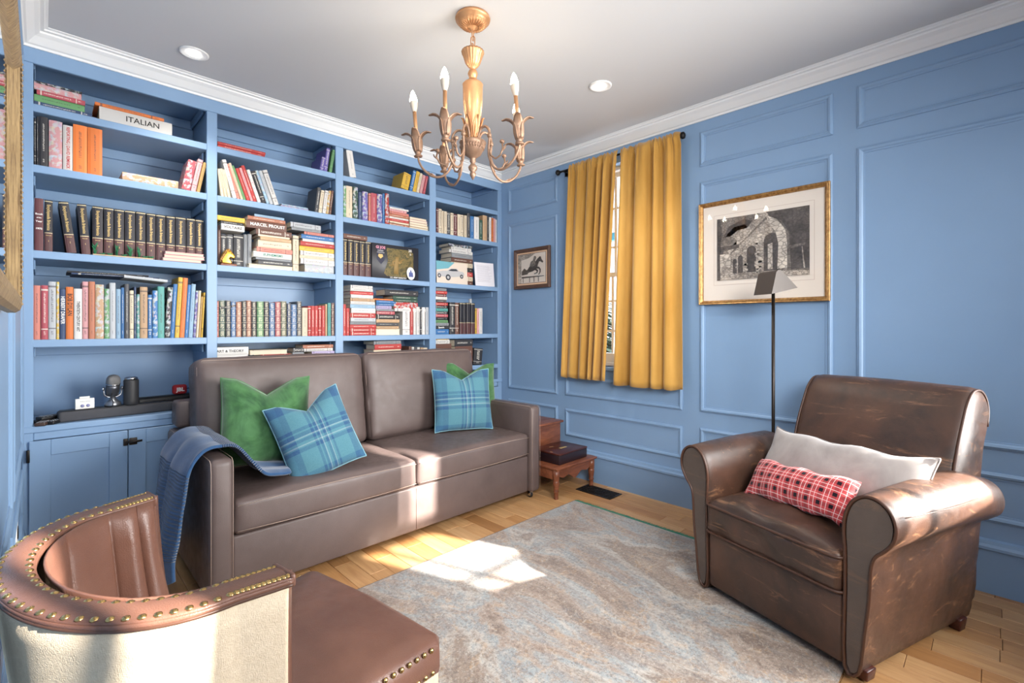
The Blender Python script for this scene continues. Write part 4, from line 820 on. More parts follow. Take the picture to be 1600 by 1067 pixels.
E_('dark_vault', [(.56, 1), (.6, .93), (.72, .84), (.8, .66), (.82, .1), (1, .1), (1, 1)], 5, 'eng_d'); E_('niche', arch(.91, .12, .5, .75, ry=.09), 6, 'eng_d'); E_('staff', [(.945, .1), (.96, .1), (.935, .42), (.925, .42)], 7, 'eng_l'); E_('ledge', [(.8, .4), (.96, .44), (.96, .47), (.8, .45)], 6, 'eng_m'); E_('foreground', [(0, 0), (1, 0), (1, .06), (.6, .1), (.3, .07), (0, .12)], 6, 'eng_l'); E_('tree_edge', [(0, 0), (.04, 0), (.03, .5), (.06, .8), (.03, 1), (0, 1)], 7, 'eng_d')
rs = random.Random(4)
for q in range(34):
    px_ = rs.choice((.165, .235, .33, .335, .46, .47, .48, .5)); py_ = .08+rs.random()*(.22+px_*.75); s_ = .012+rs.random()*.014
    if py_ > .85: continue
    E_('stone_block', [(px_-s_, py_-s_*.7), (px_+s_, py_-s_*.8), (px_+s_*1.1, py_+s_*.6), (px_, py_+s_), (px_-s_, py_+s_*.7)], 7, 'eng_h')
flat_poly('glazing', rect(-W_/2+.02, W_/2-.02, .02, H_-.02), PM(.0135), M['glass'], o)
o, W_, H_ = picture('framed_horse_print', 'small brown framed print of a jumping horse, left of the window', 3.052, 2.628, 1.536, 1.888, .034, .022, M['framebrown'])
flat_poly('fillet', rect(-W_/2+.026, W_/2-.026, .026, H_-.026), PM(.0085), plain('peach_fillet', (226, 186, 150), .6), o)
flat_poly('inner_edge', rect(-W_/2+.046, W_/2-.046, .046, H_-.046), PM(.0092), M['framebrown'], o)
u0, u1, v0, v1 = -W_/2+.05, W_/2-.05, .05, H_-.05
flat_poly('paper', rect(u0, u1, v0, v1), PM(.0102), plain('print_paper', (214, 202, 190), .8, var=.08), o)
E_ = lambda nm, pts, d, mk: flat_poly('printed_'+nm, [(u0+(u1-u0)*a, v0+(v1-v0)*b) for a, b in pts], PM(.0112+d*.0008), M[mk], o)
E_('trees', [(.0, .0), (.12, .0), (.12, 1), (0, 1)], 0, 'eng_l'); E_('foliage', [(.12, .8), (.4, .86), (.62, .98), (.6, 1), (.12, 1)], 0, 'eng_l'); E_('hedge', [(.14, .28), (.36, .3), (.4, .42), (.3, .46), (.24, .52), (.14, .42)], 1, 'eng_d')
E_('horse_body', [(.30, .30), (.34, .44), (.42, .55), (.52, .64), (.62, .68), (.70, .78), (.80, .87), (.84, .86), (.86, .78), (.93, .68), (.90, .64), (.82, .70), (.78, .70), (.74, .60), (.72, .52), (.66, .44), (.54, .38), (.42, .36)], 2, 'eng_d')
E_('horse_legs', [(.58, .46), (.76, .46), (.80, .40), (.79, .32), (.75, .26), (.78, .25), (.84, .34), (.84, .44), (.78, .52), (.66, .54)], 3, 'eng_d'); E_('horse_foreleg', [(.60, .44), (.70, .38), (.68, .33), (.60, .31), (.61, .28), (.72, .31), (.75, .40), (.66, .48)], 3, 'eng_d')
E_('rider', [(.44, .58), (.48, .72), (.56, .76), (.60, .90), (.66, .90), (.68, .84), (.64, .74), (.66, .62), (.56, .54)], 4, 'eng_m')
E_('fence_rail', [(.14, .17), (.95, .19), (.95, .21), (.14, .23)], 2, 'eng_d')
for q in (.18, .42, .58, .74): E_('fence_post', [(q, .02), (q+.03, .02), (q+.03, .18), (q, .18)], 2, 'eng_m')
flat_poly('glazing', rect(-W_/2+.03, W_/2-.03, .03, H_-.03), PM(.0165), M['glass'], o)

# ================================================================ CURTAINS AND ROD
RX = XW-.075; RZ = 2.452
o = thing('curtain_rod', 'black curtain rod with square finials above the window', 'curtain rod', (RX, 1.97, RZ))
MB().tube([(0, -.50, 0), (0, .50, 0)], .0085, 12).obj('rod', M['blackmetal'], o)
for s in (-1, 1):
    f = MB(); f.bbox(-.012, .012, s*.50-.004, s*.50+.014 if s > 0 else s*.50+.004, -.012, .012, .003); f.lathe([(.012, 0), (.02, .014), (.026, .03), (.02, .034), (.001, .035)], n=4, smooth=False); f2 = MB().lathe([(.009, 0), (.012, .01), (.024, .026), (.024, .036), (.014, .044), (.001, .046)], n=8, smooth=False).xf(Matrix.Translation((0, s*.50, 0)) @ Matrix.Rotation(-s*PI/2, 4, 'X')); f2.obj('finial', M['blackmetal'], o)
    MB().bbox(-.008, .066, s*.46-.008, s*.46+.008, -.014, -.004, .002).obj('bracket', M['blackmetal'], o); MB().bbox(.058, .0735, s*.46-.016, s*.46+.016, -.04, .03, .003).obj('bracket_plate', M['blackmetal'], o)
def curtain(label, ta, tb, ba, bb_, ztop, zbot, seed, nf):
    rd = random.Random(seed); ph = [rd.uniform(0, 6.28) for _ in range(6)]; NU, NV = 170, 44
    warp = [rd.uniform(-.25, .25) for _ in range(5)]
    def fn(u, v):
        # v 0 top .. 1 bottom
        y = (ta+(tb-ta)*u)*(1-v)+(ba+(bb_-ba)*u)*v
        s = u+.045*math.sin(u*7+ph[0])+.02*math.sin(u*12+ph[3])+.014*math.sin(u*23+ph[1])
        big = math.cos(2*PI*nf*s+ph[2]); big = math.copysign(abs(big)**.75, big)
        fine = math.sin(2*PI*nf*2.6*s+ph[3]+v*1.2)
        head = max(0, 1-v/.07)
        amp = (.030+.016*v**.8)*(1-head*.5); x = amp*big*(.75+.35*math.sin(u*5+ph[4]))+.006*fine*(1-v)*(.4+head)+.004*math.sin(2*PI*nf*5*s+ph[5])*max(0, 1-v*5)
        y2 = y+.010*math.sin(2*PI*nf*s*1.0+ph[1])*v
        z = ztop+(zbot-ztop)*v
        if v == 0: z += .006*math.sin(2*PI*nf*3.1*s)
        if v > .98: z += .006*math.sin(2*PI*nf*s+1)
        if v < .04:
            t_ = v/.04; x = x*.5-.012*math.sin(PI*min(1, t_))
        x = min(x, .048)
        return (RX-.012+x, y2, z)
    vs, fs = grid(fn, NU, NV); o = MB().add(vs, fs, 0, True).obj('curtain', M['mustard']); tag(o, label, 'curtain', 'curtains at the window'); solid(o, .003, 0)
    # hem line
    return o
zt_ = RZ+.028
a1 = atX(892, 262, RX).y; a2 = atX(967, 248, RX).y; b1 = atX(879, 588, RX).y; b2 = atX(949, 597, RX).y
curtain('mustard velvet curtain panel on the left, nearer the small horse print', a1, a2, b1, b2, zt_, .800, 3, 5)
a1 = atX(972, 244, RX).y; a2 = atX(1064, 222, RX).y; b1 = atX(963, 600, RX).y; b2 = atX(1067, 608, RX).y
curtain('mustard velvet curtain panel on the right, nearer the large engraving', a1, a2, b1, b2, zt_, .785, 8, 4)

# ================================================================ CHANDELIER AND CEILING LIGHTS
CX, CY = 1.402, 1.68
ch = thing('chandelier', 'antique gold five-arm candle chandelier hanging from the ceiling', 'chandelier', (CX, CY, ZC))
def cz(z): return z-ZC
MB().lathe([(.076, cz(2.614)), (.080, cz(2.606)), (.078, cz(2.598)), (.070, cz(2.594)), (.066, cz(2.588)), (.058, cz(2.578)), (.030, cz(2.568)), (.012, cz(2.563)), (.010, cz(2.555))], n=72, flute=0).obj('canopy', M['antiquegold'], ch)
fl_ = MB()
for k in range(26):
    a = 2*PI*k/26; fl_.tube([(.064*math.cos(a), .064*math.sin(a), cz(2.586)), (.048*math.cos(a), .048*math.sin(a), cz(2.572)), (.026*math.cos(a), .026*math.sin(a), cz(2.5655))], .0028, 5)
fl_.obj('canopy_fluting', M['antiquegold'], ch)
def clink(z0, rot): 
    pts = [(.010*math.cos(q*PI/8), 0, z0+(.017 if math.sin(q*PI/8) > 0 else -.017)+.010*math.sin(q*PI/8)) for q in range(16)]
    MB().tube(pts, .0024, 6, closed=True).xf(Matrix.Rotation(rot, 4, 'Z')).obj('chain_link', M['antiquegold'], ch)
for k, zz_ in enumerate((2.535, 2.500, 2.468)): clink(cz(zz_), R(30+90*k))
MB().lathe([(.004, cz(2.38)), (.048, cz(2.455)), (.0505, cz(2.458)), (.0505, cz(2.450)), (.046, cz(2.442)), (.042, cz(2.43)), (.034, cz(2.405)), (.022, cz(2.388)), (.010, cz(2.380)), (.010, cz(2.374))][1:], n=80, flute=.03, fn=20).obj('fluted_cup', M['antiquegold'], ch)
MB().lathe([(.008, cz(2.378)), (.018, cz(2.370)), (.023, cz(2.356)), (.017, cz(2.338)), (.012, cz(2.332)), (.022, cz(2.328)), (.024, cz(2.320)), (.040, cz(2.314)), (.047, cz(2.306)), (.045, cz(2.298)), (.0455, cz(2.29)), (.044, cz(2.22)), (.038, cz(2.16)), (.028, cz(2.11)), (.02, cz(2.07)), (.018, cz(2.045))], n=40).obj('vase', M['antiquegold'], ch)
lv = MB()
for k in range(6):
    a = 2*PI*k/6+.3; ca, sa = math.cos(a), math.sin(a)
    def lf(u, v, ca=ca, sa=sa):
        w = .016*math.sin(PI*min(.98, v*.85+.12))*(u-.5)*2; r_ = .024+.026*v**1.3+.004*math.cos(u*PI*2); z_ = 2.055+.11*v-(.012 if v > .9 else 0)
        return (ca*r_-sa*w, sa*r_+ca*w, cz(z_))
    vs, fs = grid(lf, 7, 9); lv.add(vs, fs, 0, True)
solid(lv.obj('vase_leaves', M['antiquegold'], ch), .002)
MB().lathe([(.02, cz(2.048)), (.058, cz(2.046)), (.062, cz(2.040)), (.057, cz(2.030)), (.050, cz(2.012)), (.036, cz(1.985)), (.016, cz(1.972)), (.012, cz(1.965)), (.014, cz(1.955)), (.009, cz(1.948)), (.012, cz(1.942)), (.021, cz(1.930)), (.018, cz(1.918)), (.010, cz(1.908)), (.014, cz(1.902)), (.013, cz(1.893)), (.002, cz(1.872))], n=48).obj('bowl_finial', M['antique'], ch)
bp_ = MB()
for k in range(28): a = 2*PI*k/28; bp_.tube([(.055*math.cos(a), .055*math.sin(a), cz(2.028)), (.049*math.cos(a), .049*math.sin(a), cz(2.010))], .003, 5)
bp_.obj('bowl_beading', M['antique'], ch)
sock = {'A': (653.4, 241.7, 2.0), 'B': (696.4, 216.4, 1.985), 'C': (812, 222, 1.992), 'D': (694, 265.6, 1.992), 'E': (813.6, 255.7, 1.995)}
def leafcup(parent, base, lean):
    Mx = Matrix.Translation(base) @ lean
    MB().lathe([(.008, -.012), (.019, -.010), (.020, -.006), (.012, -.003), (.013, .004), (.015, .010), (.011, .014), (.013, .03), (.019, .06), (.022, .078), (.010, .078)], n=24).xf(Mx).obj('socket_cup', M['antique'], parent)
    m = MB()
    for k in range(4):
        a = PI/4+PI/2*k; ca, sa = math.cos(a), math.sin(a)
        def lf(u, v, ca=ca, sa=sa):
            w = .024*math.sin(PI*min(1, .25+v*.68))*(u-.5)*2; q = max(0, v-.45)/.55
            r_ = .015+.012*v+.044*q**1.5-.006*abs(u-.5)*2; z_ = .012+.118*v-.034*q**3
            return (ca*r_-sa*w, sa*r_+ca*w, z_)
        vs, fs = grid(lf, 6, 10); m.add(vs, fs, 0, True)
    m.xf(Mx); solid(m.obj('leaf_cup', M['antique'], parent), .0035)
    MB().lathe([(.0085, .07), (.0085, .198)], n=14).xf(Mx).obj('candle_tube', M['antiquegold'], parent)
    MB().lathe([(.0095, .198), (.0115, .205), (.0165, .225), (.018, .243), (.0175, .246)], n=20).xf(Mx).obj('bulb_collar', plain('bulb_white', (205, 190, 172), .6) if 'bulb_white' not in bpy.data.materials else bpy.data.materials['bulb_white'], parent)
    MB().lathe([(.0175, .2462), (.0172, .254), (.0135, .272), (.007, .290), (.001, .299)], n=20).xf(Mx).obj('bulb', M['bulb'], parent)
for key, (px, py, z) in sock.items():
    p = atZ(px, py, z); dx_, dy_ = p.x-CX, p.y-CY; r_ = math.hypot(dx_, dy_); ux, uy = dx_/r_, dy_/r_; e = r_/.25
    def P(r, z_, s=0): return (ux*r*e-uy*s, uy*r*e+ux*s, cz(z_))
    arm = bpy.data.objects.new('arm', None)
    path = [P(.03, 2.045), P(.035, 2.075), P(.05, 2.098), P(.072, 2.100), P(.09, 2.08), P(.093, 2.05), P(.088, 2.0), P(.092, 1.955), P(.115, 1.912), P(.15, 1.892), P(.19, 1.90), P(.225, 1.930), P(.245, 1.965), P(.25, z-.008)]
    pts = []
    from mathutils.geometry import interpolate_bezier
    n = len(path)
    for i in range(n-1):
        p0 = Vector(path[max(0, i-1)]); p1 = Vector(path[i]); p2 = Vector(path[i+1]); p3 = Vector(path[min(n-1, i+2)])
        for q in range(4):
            t_ = q/4; pts.append(.5*((2*p1)+(-p0+p2)*t_+(2*p0-5*p1+4*p2-p3)*t_*t_+(-p0+3*p1-3*p2+p3)*t_**3))
    pts.append(Vector(path[-1]))
    arm = MB().tube(pts, lambda u: .0062-.001*u, 8).obj('arm', M['antique'], ch)
    sc_ = [P(.088, 2.0), P(.10, 1.965), P(.125, 1.945), P(.15, 1.955), P(.165, 1.985), P(.16, 2.01)]
    MB().tube([Vector(q) for q in sc_], .0042, 7).obj('scroll', M['antique'], arm); MB().lathe([(.001, -.010), (.009, -.006), (.011, 0), (.009, .006), (.001, .010)], n=12).xf(Matrix.Translation(P(.16, 2.014))).obj('scroll_ball', M['antique'], arm)
    m = MB()
    for (r1, z1, dr, dz) in ((.17, 1.895, .03, .012), (.115, 1.912, -.012, .03), (.155, 1.965, .022, .02)):
        m = MB(); m.add([P(r1, z1), P(r1+dr*.5, z1+dz*.4+.006, .009), P(r1+dr, z1+dz, .004), P(r1+dr*1.2, z1+dz*1.3+.006), P(r1+dr*.6, z1+dz*.6), P(r1+dr*.5, z1+dz*.4+.006, -.009), P(r1+dr, z1+dz, -.004)], [(0, 1, 2, 4), (4, 2, 3), (0, 4, 6, 5), (4, 3, 6)])
        solid(m.obj('leaf', M['antique'], arm), .004)
    MB().lathe([(.006, -.010), (.010, -.006), (.010, .004), (.006, .010)], n=12).xf(Matrix.Translation(P(.0925, 2.055))).obj('arm_knuckle', M['antique'], arm)
    lean = Matrix.Rotation(R(-{'A': 5, 'B': 1, 'C': 5, 'D': 1, 'E': 5}[key]), 4, Vector((.7014, .7128, 0)))
    leafcup(ch, Vector((p.x-CX, p.y-CY, cz(z))), lean)
for k, (px, py, lb) in enumerate(((303, 84, 'recessed ceiling downlight nearer the bookcase, upper left'), (938, 135, 'recessed ceiling downlight nearer the window curtains'))):
    p = atZ(px, py, ZC-.004); o = thing('downlight', lb, 'ceiling light', (p.x, p.y, ZC), group='recessed ceiling downlights')
    m = MB(); m.lathe([(.048, -.0005), (.066, -.0005), (.066, -.004), (.060, -.007), (.052, -.006), (.048, -.004)], n=40); m.obj('trim_ring', M['white'], o)
    MB().lathe([(.047, -.001), (.046, -.0035), (.001, -.003)], n=32).obj('recess', plain('recess_grey', (200, 194, 188), .5), o); MB().lathe([(.028, -.0036), (.026, -.008), (.001, -.009)], n=24).obj('lamp', M['lamp'], o)
    light('downlight_beam', 'SPOT', (p.x, p.y, ZC-.03), 34 if k == 0 else 26, (1, .93, .84), (0, 0, 0), spot_size=R(115), spot_blend=.8, shadow_soft_size=.04)

for (x, y, lb) in ((2.35, -.35, 'added fill downlight behind the camera, nearest the right wall'), (.55, .35, 'added fill downlight almost above the tub chair, out of frame'), (1.45, -.5, 'added fill downlight behind the camera, midway between the walls')):  # further downlights added out of view to brighten floor and furniture
    o = thing('downlight', lb, 'ceiling light', (x, y, ZC), group='added fill downlights out of the frame'); MB().lathe([(.048, -.0005), (.066, -.0005), (.066, -.004), (.060, -.007), (.052, -.006), (.048, -.004)], n=32).obj('trim_ring', M['white'], o); MB().lathe([(.028, -.0036), (.026, -.008), (.001, -.009)], n=24).obj('lamp', M['lamp'], o)
    light('downlight_beam', 'SPOT', (x, y, ZC-.03), 9, (1, .93, .84), (0, 0, 0), spot_size=R(115), spot_blend=.8, shadow_soft_size=.04)
# ================================================================ SOFT SHAPES
def puff(x0, x1, y0, y1, z0, z1, r=.03, n=14, top=0, bot=0, front=0, back=0, side=0, wr=0, seed=0, pw=2):
    """rounded, crowned cushion. top/bot/front/back/side = crown heights"""
    m = MB(); sx, sy, sz = (x1-x0)/2, (y1-y0)/2, (z1-z0)/2; c = Vector(((x0+x1)/2, (y0+y1)/2, (z0+z1)/2))
    def mp(u, v, w):
        # remap so that vertices concentrate at the edges
        e = lambda a: math.copysign(1-(1-abs(a))**1.5, a)
        p = Vector((e(u)*sx, e(v)*sy, e(w)*sz)); q = Vector((max(-sx+r, min(sx-r, p.x)), max(-sy+r, min(sy-r, p.y)), max(-sz+r, min(sz-r, p.z))))
        d = p-q
        if d.length > 1e-9:
            mx = max(abs(d.x), abs(d.y), abs(d.z)); p = q+d.normalized()*mx
        bu, bv, bw = 1-abs(u)**pw, 1-abs(v)**pw, 1-abs(w)**pw
        kz = bu*bv; ky = bu*bw; kx = bv*bw
        p.z += (top if w > 0 else -bot)*kz*abs(w); p.y += (back if v > 0 else -front)*ky*abs(v); p.x += math.copysign(side, u)*kx*abs(u)
        if wr:
            nv = noise.noise(Vector((p.x*9+seed, p.y*9, p.z*9)))*wr+noise.noise(Vector((p.x*22+seed, p.y*22, p.z*22)))*wr*.4; p += Vector((0, 0, nv)) if abs(w) > .9 else Vector((0, -nv, 0)) if abs(v) > .9 else Vector((nv, 0, 0))
        return c+p
    idx = {}; vs = []; fs = []
    def V(i, j, k):
        if (i, j, k) not in idx: idx[(i, j, k)] = len(vs); vs.append(mp(i/n*2-1, j/n*2-1, k/n*2-1))
        return idx[(i, j, k)]
    for a in range(n):
        for b in range(n):
            fs.append((V(a, b, 0), V(a, b+1, 0), V(a+1, b+1, 0), V(a+1, b, 0))); fs.append((V(a, b, n), V(a+1, b, n), V(a+1, b+1, n), V(a, b+1, n)))
            fs.append((V(a, 0, b), V(a+1, 0, b), V(a+1, 0, b+1), V(a, 0, b+1))); fs.append((V(a, n, b), V(a, n, b+1), V(a+1, n, b+1), V(a+1, n, b)))
            fs.append((V(0, a, b), V(0, a, b+1), V(0, a+1, b+1), V(0, a+1, b))); fs.append((V(n, a, b), V(n, a+1, b), V(n, a+1, b+1), V(n, a, b+1)))
    return m.add(vs, fs, 0, True)
def rect_loop(x0, x1, y0, y1, z, r=.03, k=5):
    pts = []
    for (cx, cy, a0) in ((x1-r, y1-r, 0), (x0+r, y1-r, 90), (x0+r, y0+r, 180), (x1-r, y0+r, 270)):
        for q in range(k+1): a = R(a0+90*q/k); pts.append((cx+r*math.cos(a), cy+r*math.sin(a), z))
    return pts
def pillow(name, label, w, h, t, loc, rot, mat, pipe=None, dip=.06, seed=1, group=None, cat='pillow', wr=.006, pr=.004, ear=.0):
    """stands in its local x/z plane, front face -y"""
    o = thing(name, label, cat, loc, rot, group); n = 26; rd = random.Random(seed)
    def outline(u, v):
        # u,v in -1..1 : pinched sides, dip ('chop') in the top edge
        x = u*w/2*(1-(.05 if dip else .035)*(1-v*v)); z = v*h/2*(1-(.05 if dip else .14)*(1-u**4)); z += .006*math.sin(u*9+seed) if not dip else 0
        if v > -.2: z -= dip*max(0, 1-abs(u)*1.5)**1.1*((v+.2)/1.2)**2
        return x, z
    vs = []; fs = []; N = n+1
    for side in (-1, 1):
        for j in range(N):
            for i in range(N):
                u = math.sin((i/n*2-1)*PI/2); v = math.sin((j/n*2-1)*PI/2); x, z = outline(u, v)
                th = t/2*(max(0, 1-u*u)**.42)*(max(0, 1-v*v)**.42); nz_ = noise.noise(Vector((x*7+seed*3, z*7, side)))*wr*2+noise.noise(Vector((x*20+seed, z*20, side)))*wr*.6
                if dip > .03: th *= 1-.45*math.exp(-((u)/.22)**2)*max(0, v)**1.5
                y = side*(th+(nz_ if th > .01 else 0)); vs.append((x, y, z))
    for side in (0, 1):
        for j in range(n):
            for i in range(n):
                a = side*N*N+j*N+i; q = (a, a+1, a+N+1, a+N); fs.append(q if side == 0 else q[::-1])
    MB().add(vs, fs, 0, True).obj('cover', mat, o)
    if pipe:
        pts = []
        for q in range(4*16):
            k = q/16; s = k % 1*2-1
            u, v = [(s, -1), (1, s), (-s, 1), (-1, -s)][int(k)]; x, z = outline(math.sin(u*PI/2) if abs(u) < 1 else u, math.sin(v*PI/2) if abs(v) < 1 else v); pts.append((x, 0, z))
        MB().tube(pts, pr, 6, closed=True).obj('piping', pipe, o)
    return o

# ================================================================ SOFA
so_ = thing('sofa', 'two-seat dark brown leather sofa in front of the bookcase', 'sofa', (1.5, 2.7, 0))
TS = Matrix.Translation((-1.5, -2.7, 0))
def sp_(name, mb, m=None, parent=None): mb.xf(TS); return mb.obj(name, m or M['sofa'], parent or so_)
SX0, SX1 = .487, 2.505; AW = .093; BY = 2.292; SB = 3.19
for (a, b) in ((SX0, SX0+AW), (SX1-AW, SX1)):
    m = MB(); m.bbox(a, b, BY-.035, SB, .05, .648, .028, seg=4); ao = sp_('arm', m)
    sm = MB(); 
    for xx in (a+.006, b-.006): sm.tube([(xx, BY-.034, .07), (xx, BY-.034, .60), (xx, BY-.028, .635), (xx, BY-.01, .6465), (xx, SB-.03, .6465)], .0013, 4)
    sp_('arm_stitching', sm, M['thread'], ao)
sp_('front_panel', MB().bbox(SX0+AW+.001, SX1-AW-.001, BY, BY+.04, .055, .302, .010, seg=3)); sp_('panel_seam', MB().tube([(1.50, BY-.0006, .058), (1.50, BY-.0006, .298)], .0012, 4), M['piping_brown'])
sp_('seat_base', MB().box(SX0+AW+.002, SX1-AW-.002, BY+.041, SB-.2, .08, .298)); sp_('back_frame', MB().bbox(SX0+.02, SX1-.02, SB-.13, SB+.005, .66, .80, .02, seg=3)); sp_('back_frame', MB().bbox(SX0+AW+.002, SX1-AW-.002, SB-.13, SB+.005, .08, .655, .02, seg=3))
for k, (a, b) in enumerate(((SX0+AW+.002, 1.499), (1.502, SX1-AW-.002))):
    m = puff(a, b, BY-.012, 2.93, .303, .458, r=.026, n=18, top=.022, front=.012, wr=.003, seed=k*5); c = sp_('seat_cushion', m)
    st = MB(); st.tube([(a+.012, BY-.019, .435), (a+.2, BY-.0245, .443), ((a+b)/2, BY-.0265, .447), (b-.2, BY-.0245, .443), (b-.012, BY-.019, .435)], .0014, 4); st.tube([(a+.012, BY-.019, .326), (a+.2, BY-.0235, .322), ((a+b)/2, BY-.0255, .320), (b-.2, BY-.0235, .322), (b-.012, BY-.019, .326)], .0014, 4)
    sp_('seat_stitching', st, M['thread'], c)
for k, (a, b) in enumerate(((.562, 1.494), (1.502, SX1-AW+.012))):
    m = puff(a, b, -.10, .10, 0, .575, r=.045, n=18, top=.012, front=.035, wr=.004, seed=20+k*5)
    m.xf(Matrix.Translation((0, 2.915, .452)) @ Matrix.Rotation(R(-9), 4, 'X')); c = sp_('back_cushion', m)
    st = MB().tube([(a+.01, -.075, .03), (a+.01, -.082, .53), (a+.035, -.086, .565), (b-.035, -.086, .565), (b-.01, -.082, .53), (b-.01, -.075, .03)], .0014, 4); st.xf(Matrix.Translation((0, 2.915, .452)) @ Matrix.Rotation(R(-9), 4, 'X')); sp_('back_stitching', st, M['thread'], c)
cm_ = []
for (x, y) in ((SX1-.05, BY+.02), (SX0+.05, BY+.02), (SX1-.05, SB-.06), (SX0+.05, SB-.06)):
    m = MB(); m.bbox(x-.012, x+.012, y-.012, y+.012, .035, .052, .002); 
    for s in (-1, 1): m.bbox(x+s*.013-.002, x+s*.013+.002, y-.014, y+.012, .015, .045, .001, seg=1)
    c = sp_('caster', m, M['chrome']); w_ = MB().lathe([(.006, -.009), (.018, -.009), (.0195, -.006), (.0195, .006), (.018, .009), (.006, .009)], n=20).xf(Matrix.Translation((x, y, .0197)) @ Matrix.Rotation(PI/2, 4, 'Y')); sp_('wheel', w_, M['black'], c)

# pillows on the sofa
pipe_b = plain('pale_blue_piping', (120, 166, 178), .8); pipe_g = plain('green_piping', (70, 120, 70), .8)
pillow('green_pillow', 'green velvet pillow with pointed corners at the left end of the sofa', .42, .45, .17, (.835, 2.68, .715), (R(-14), R(2), R(-12)), M['green'], pipe_g, dip=.085, seed=2)
pillow('plaid_pillow', 'blue plaid pillow tilted over the green one at the sofa left', .37, .42, .16, (1.005, 2.46, .650), (R(-22), R(-17), R(-8)), M['plaid'], pipe_b, dip=.075, seed=3)
pillow('green_pillow', 'green velvet pillow half hidden at the right end of the sofa', .42, .44, .14, (2.30, 2.79, .715), (R(-14), R(4), R(-16)), M['green'], pipe_g, dip=.08, seed=5)
pillow('plaid_pillow', 'blue plaid pillow standing upright at the right end of the sofa', .42, .43, .15, (2.11, 2.64, .690), (R(-14), R(1), R(-20)), M['plaid'], pipe_b, dip=.07, seed=6)
# knitted throw over the left arm
def throw():
    path = [(.86, .500), (.80, .505), (.72, .525), (.655, .60), (.60, .668), (.545, .680), (.49, .672), (.455, .61), (.435, .50), (.415, .36), (.402, .22), (.41, .09)]
    n = len(path)
    def cr(v):
        f = v*(n-1); i = min(n-2, int(f)); t_ = f-i; P0, P1, P2, P3 = (Vector(path[max(0, i-1)]), Vector(path[i]), Vector(path[i+1]), Vector(path[min(n-1, i+2)]))
        return .5*((2*P1)+(-P0+P2)*t_+(2*P0-5*P1+4*P2-P3)*t_*t_+(-P0+3*P1-3*P2+P3)*t_**3)
    def fn(u, v):
        p = cr(v); w0 = 2.31+.05*max(0, 1-v*4); w1 = 2.80+.04*v+(-.24*max(0, 1-v*4)**.8)
        if v > .65: w0 += .03*((v-.65)/.35); w1 -= .03*((v-.65)/.35)
        y = w0+(w1-w0)*u; f = .013*math.sin(u*6+v*4)+.003*math.sin(u*17-v*5)
        out = v > .55; k = min(1, max(0, (v-.5)/.15))
        x = p.x-k*(.012+abs(f)*1.6+.03*math.sin(u*PI)*max(0, v-.6)/.4); z = p.y+(1-k)*(abs(f)*.8)
        if v > .85: z += (.22*max(0, .35-u)+.16*max(0, u-.45))*((v-.85)/.15)
        if v < .12: x += .04*(u-.5)*(1-v/.12)
        return (x, y, z)
    NU, NV = 36, 90; vs, fs = grid(fn, NU, NV); m = MB().add(vs, fs, 0, True); o = m.obj('throw_blanket', M['knit'])
    uv = o.data.uv_layers.new(name='UVMap'); 
    for lp in o.data.loops: i = lp.vertex_index; uv.data[lp.index].uv = ((i % NU)/(NU-1), (i//NU)/(NV-1))
    solid(o, .012, 1); tag(o, 'blue ribbed knit throw draped over the left arm of the sofa', 'blanket'); return o
throw()

# ================================================================ BED STEPS, CASE, FLOOR VENT, RUG
st = thing('step_stool', 'two-tier brown wooden bed steps beside the sofa with turned legs', 'step stool', (2.75, 2.3, 0)); TT = Matrix.Translation((-2.75, -2.3, 0))
def tp(name, mb, m=None): return mb.xf(TT).obj(name, m or M['walnut'], st)
A0, A1 = 2.535, 2.985
tp('lower_tread', MB().bbox(A0-.008, A1+.012, 2.125, 2.47, .205, .222, .004))
ap = [(A0+.02, .20)]+[(A0+.02+(A1-A0-.04)*q/20, .145-.035*math.cos(2*PI*q/20*1.0)*-1 if False else .15-.030*math.sin(PI*q/20)**4+.012*math.cos(6*PI*q/20)) for q in range(21)]+[(A1-.02, .20)]
tp('front_apron', MB().prism(ap, 'y', 2.150, 2.165)); tp('side_apron', MB().bbox(A0+.004, A0+.018, 2.17, 2.44, .135, .204, .002)); tp('side_apron', MB().bbox(A1-.018, A1-.004, 2.17, 2.44, .135, .204, .002))
LP = [(a*1.35, b) for a, b in [(.018, .204), (.018, .15), (.016, .145), (.019, .138), (.014, .132), (.017, .126), (.018, .112), (.015, .085), (.012, .06), (.016, .052), (.011, .046), (.013, .03), (.010, .012), (.013, .006), (.010, 0)]]
for (x, y) in ((A0+.02, 2.158), (A1-.02, 2.158), (A0+.02, 2.80), (A1-.02, 2.80)): tp('leg', MB().lathe(LP[::-1], x, y, n=18))
tp('upper_box', MB().bbox(A0+.006, A1-.004, 2.472, 2.83, .15, .434, .004)); tp('upper_tread', MB().bbox(A0-.008, A1+.012, 2.45, 2.85, .4345, .452, .005))
o = thing('candle', 'small white square candle on the upper wooden step', 'candle', (2.90, 2.68, .4525)); MB().bbox(-.02, .02, -.02, .02, 0, .045, .004).obj('wax', M['white'], o); MB().tube([(0, 0, .045), (.001, 0, .052)], .001, 5).obj('wick', M['black'], o)
o = thing('leather_case', 'dark brown leather document case with brass plates on the lower step', 'case', (2.765, 2.295, .2225), (0, 0, R(1)))
MB().bbox(-.165, .165, -.125, .125, 0, .066, .004).obj('body', plain('dark_leather', (38, 24, 28), .35), o); MB().bbox(-.168, .168, -.128, .128, .066, .078, .004).obj('lid', M['darkwood'], o)
MB().bbox(-.03, .045, -.03, -.008, .078, .0795, .0005).obj('brass_plate', M['inkg'], o); MB().bbox(-.06, -.02, .05, .062, .078, .0795, .0005).obj('brass_plate', M['antiquegold'], o); MB().bbox(-.16, -.145, -.05, -.03, .078, .0795, .0005).obj('brass_hinge', M['antiquegold'], o)
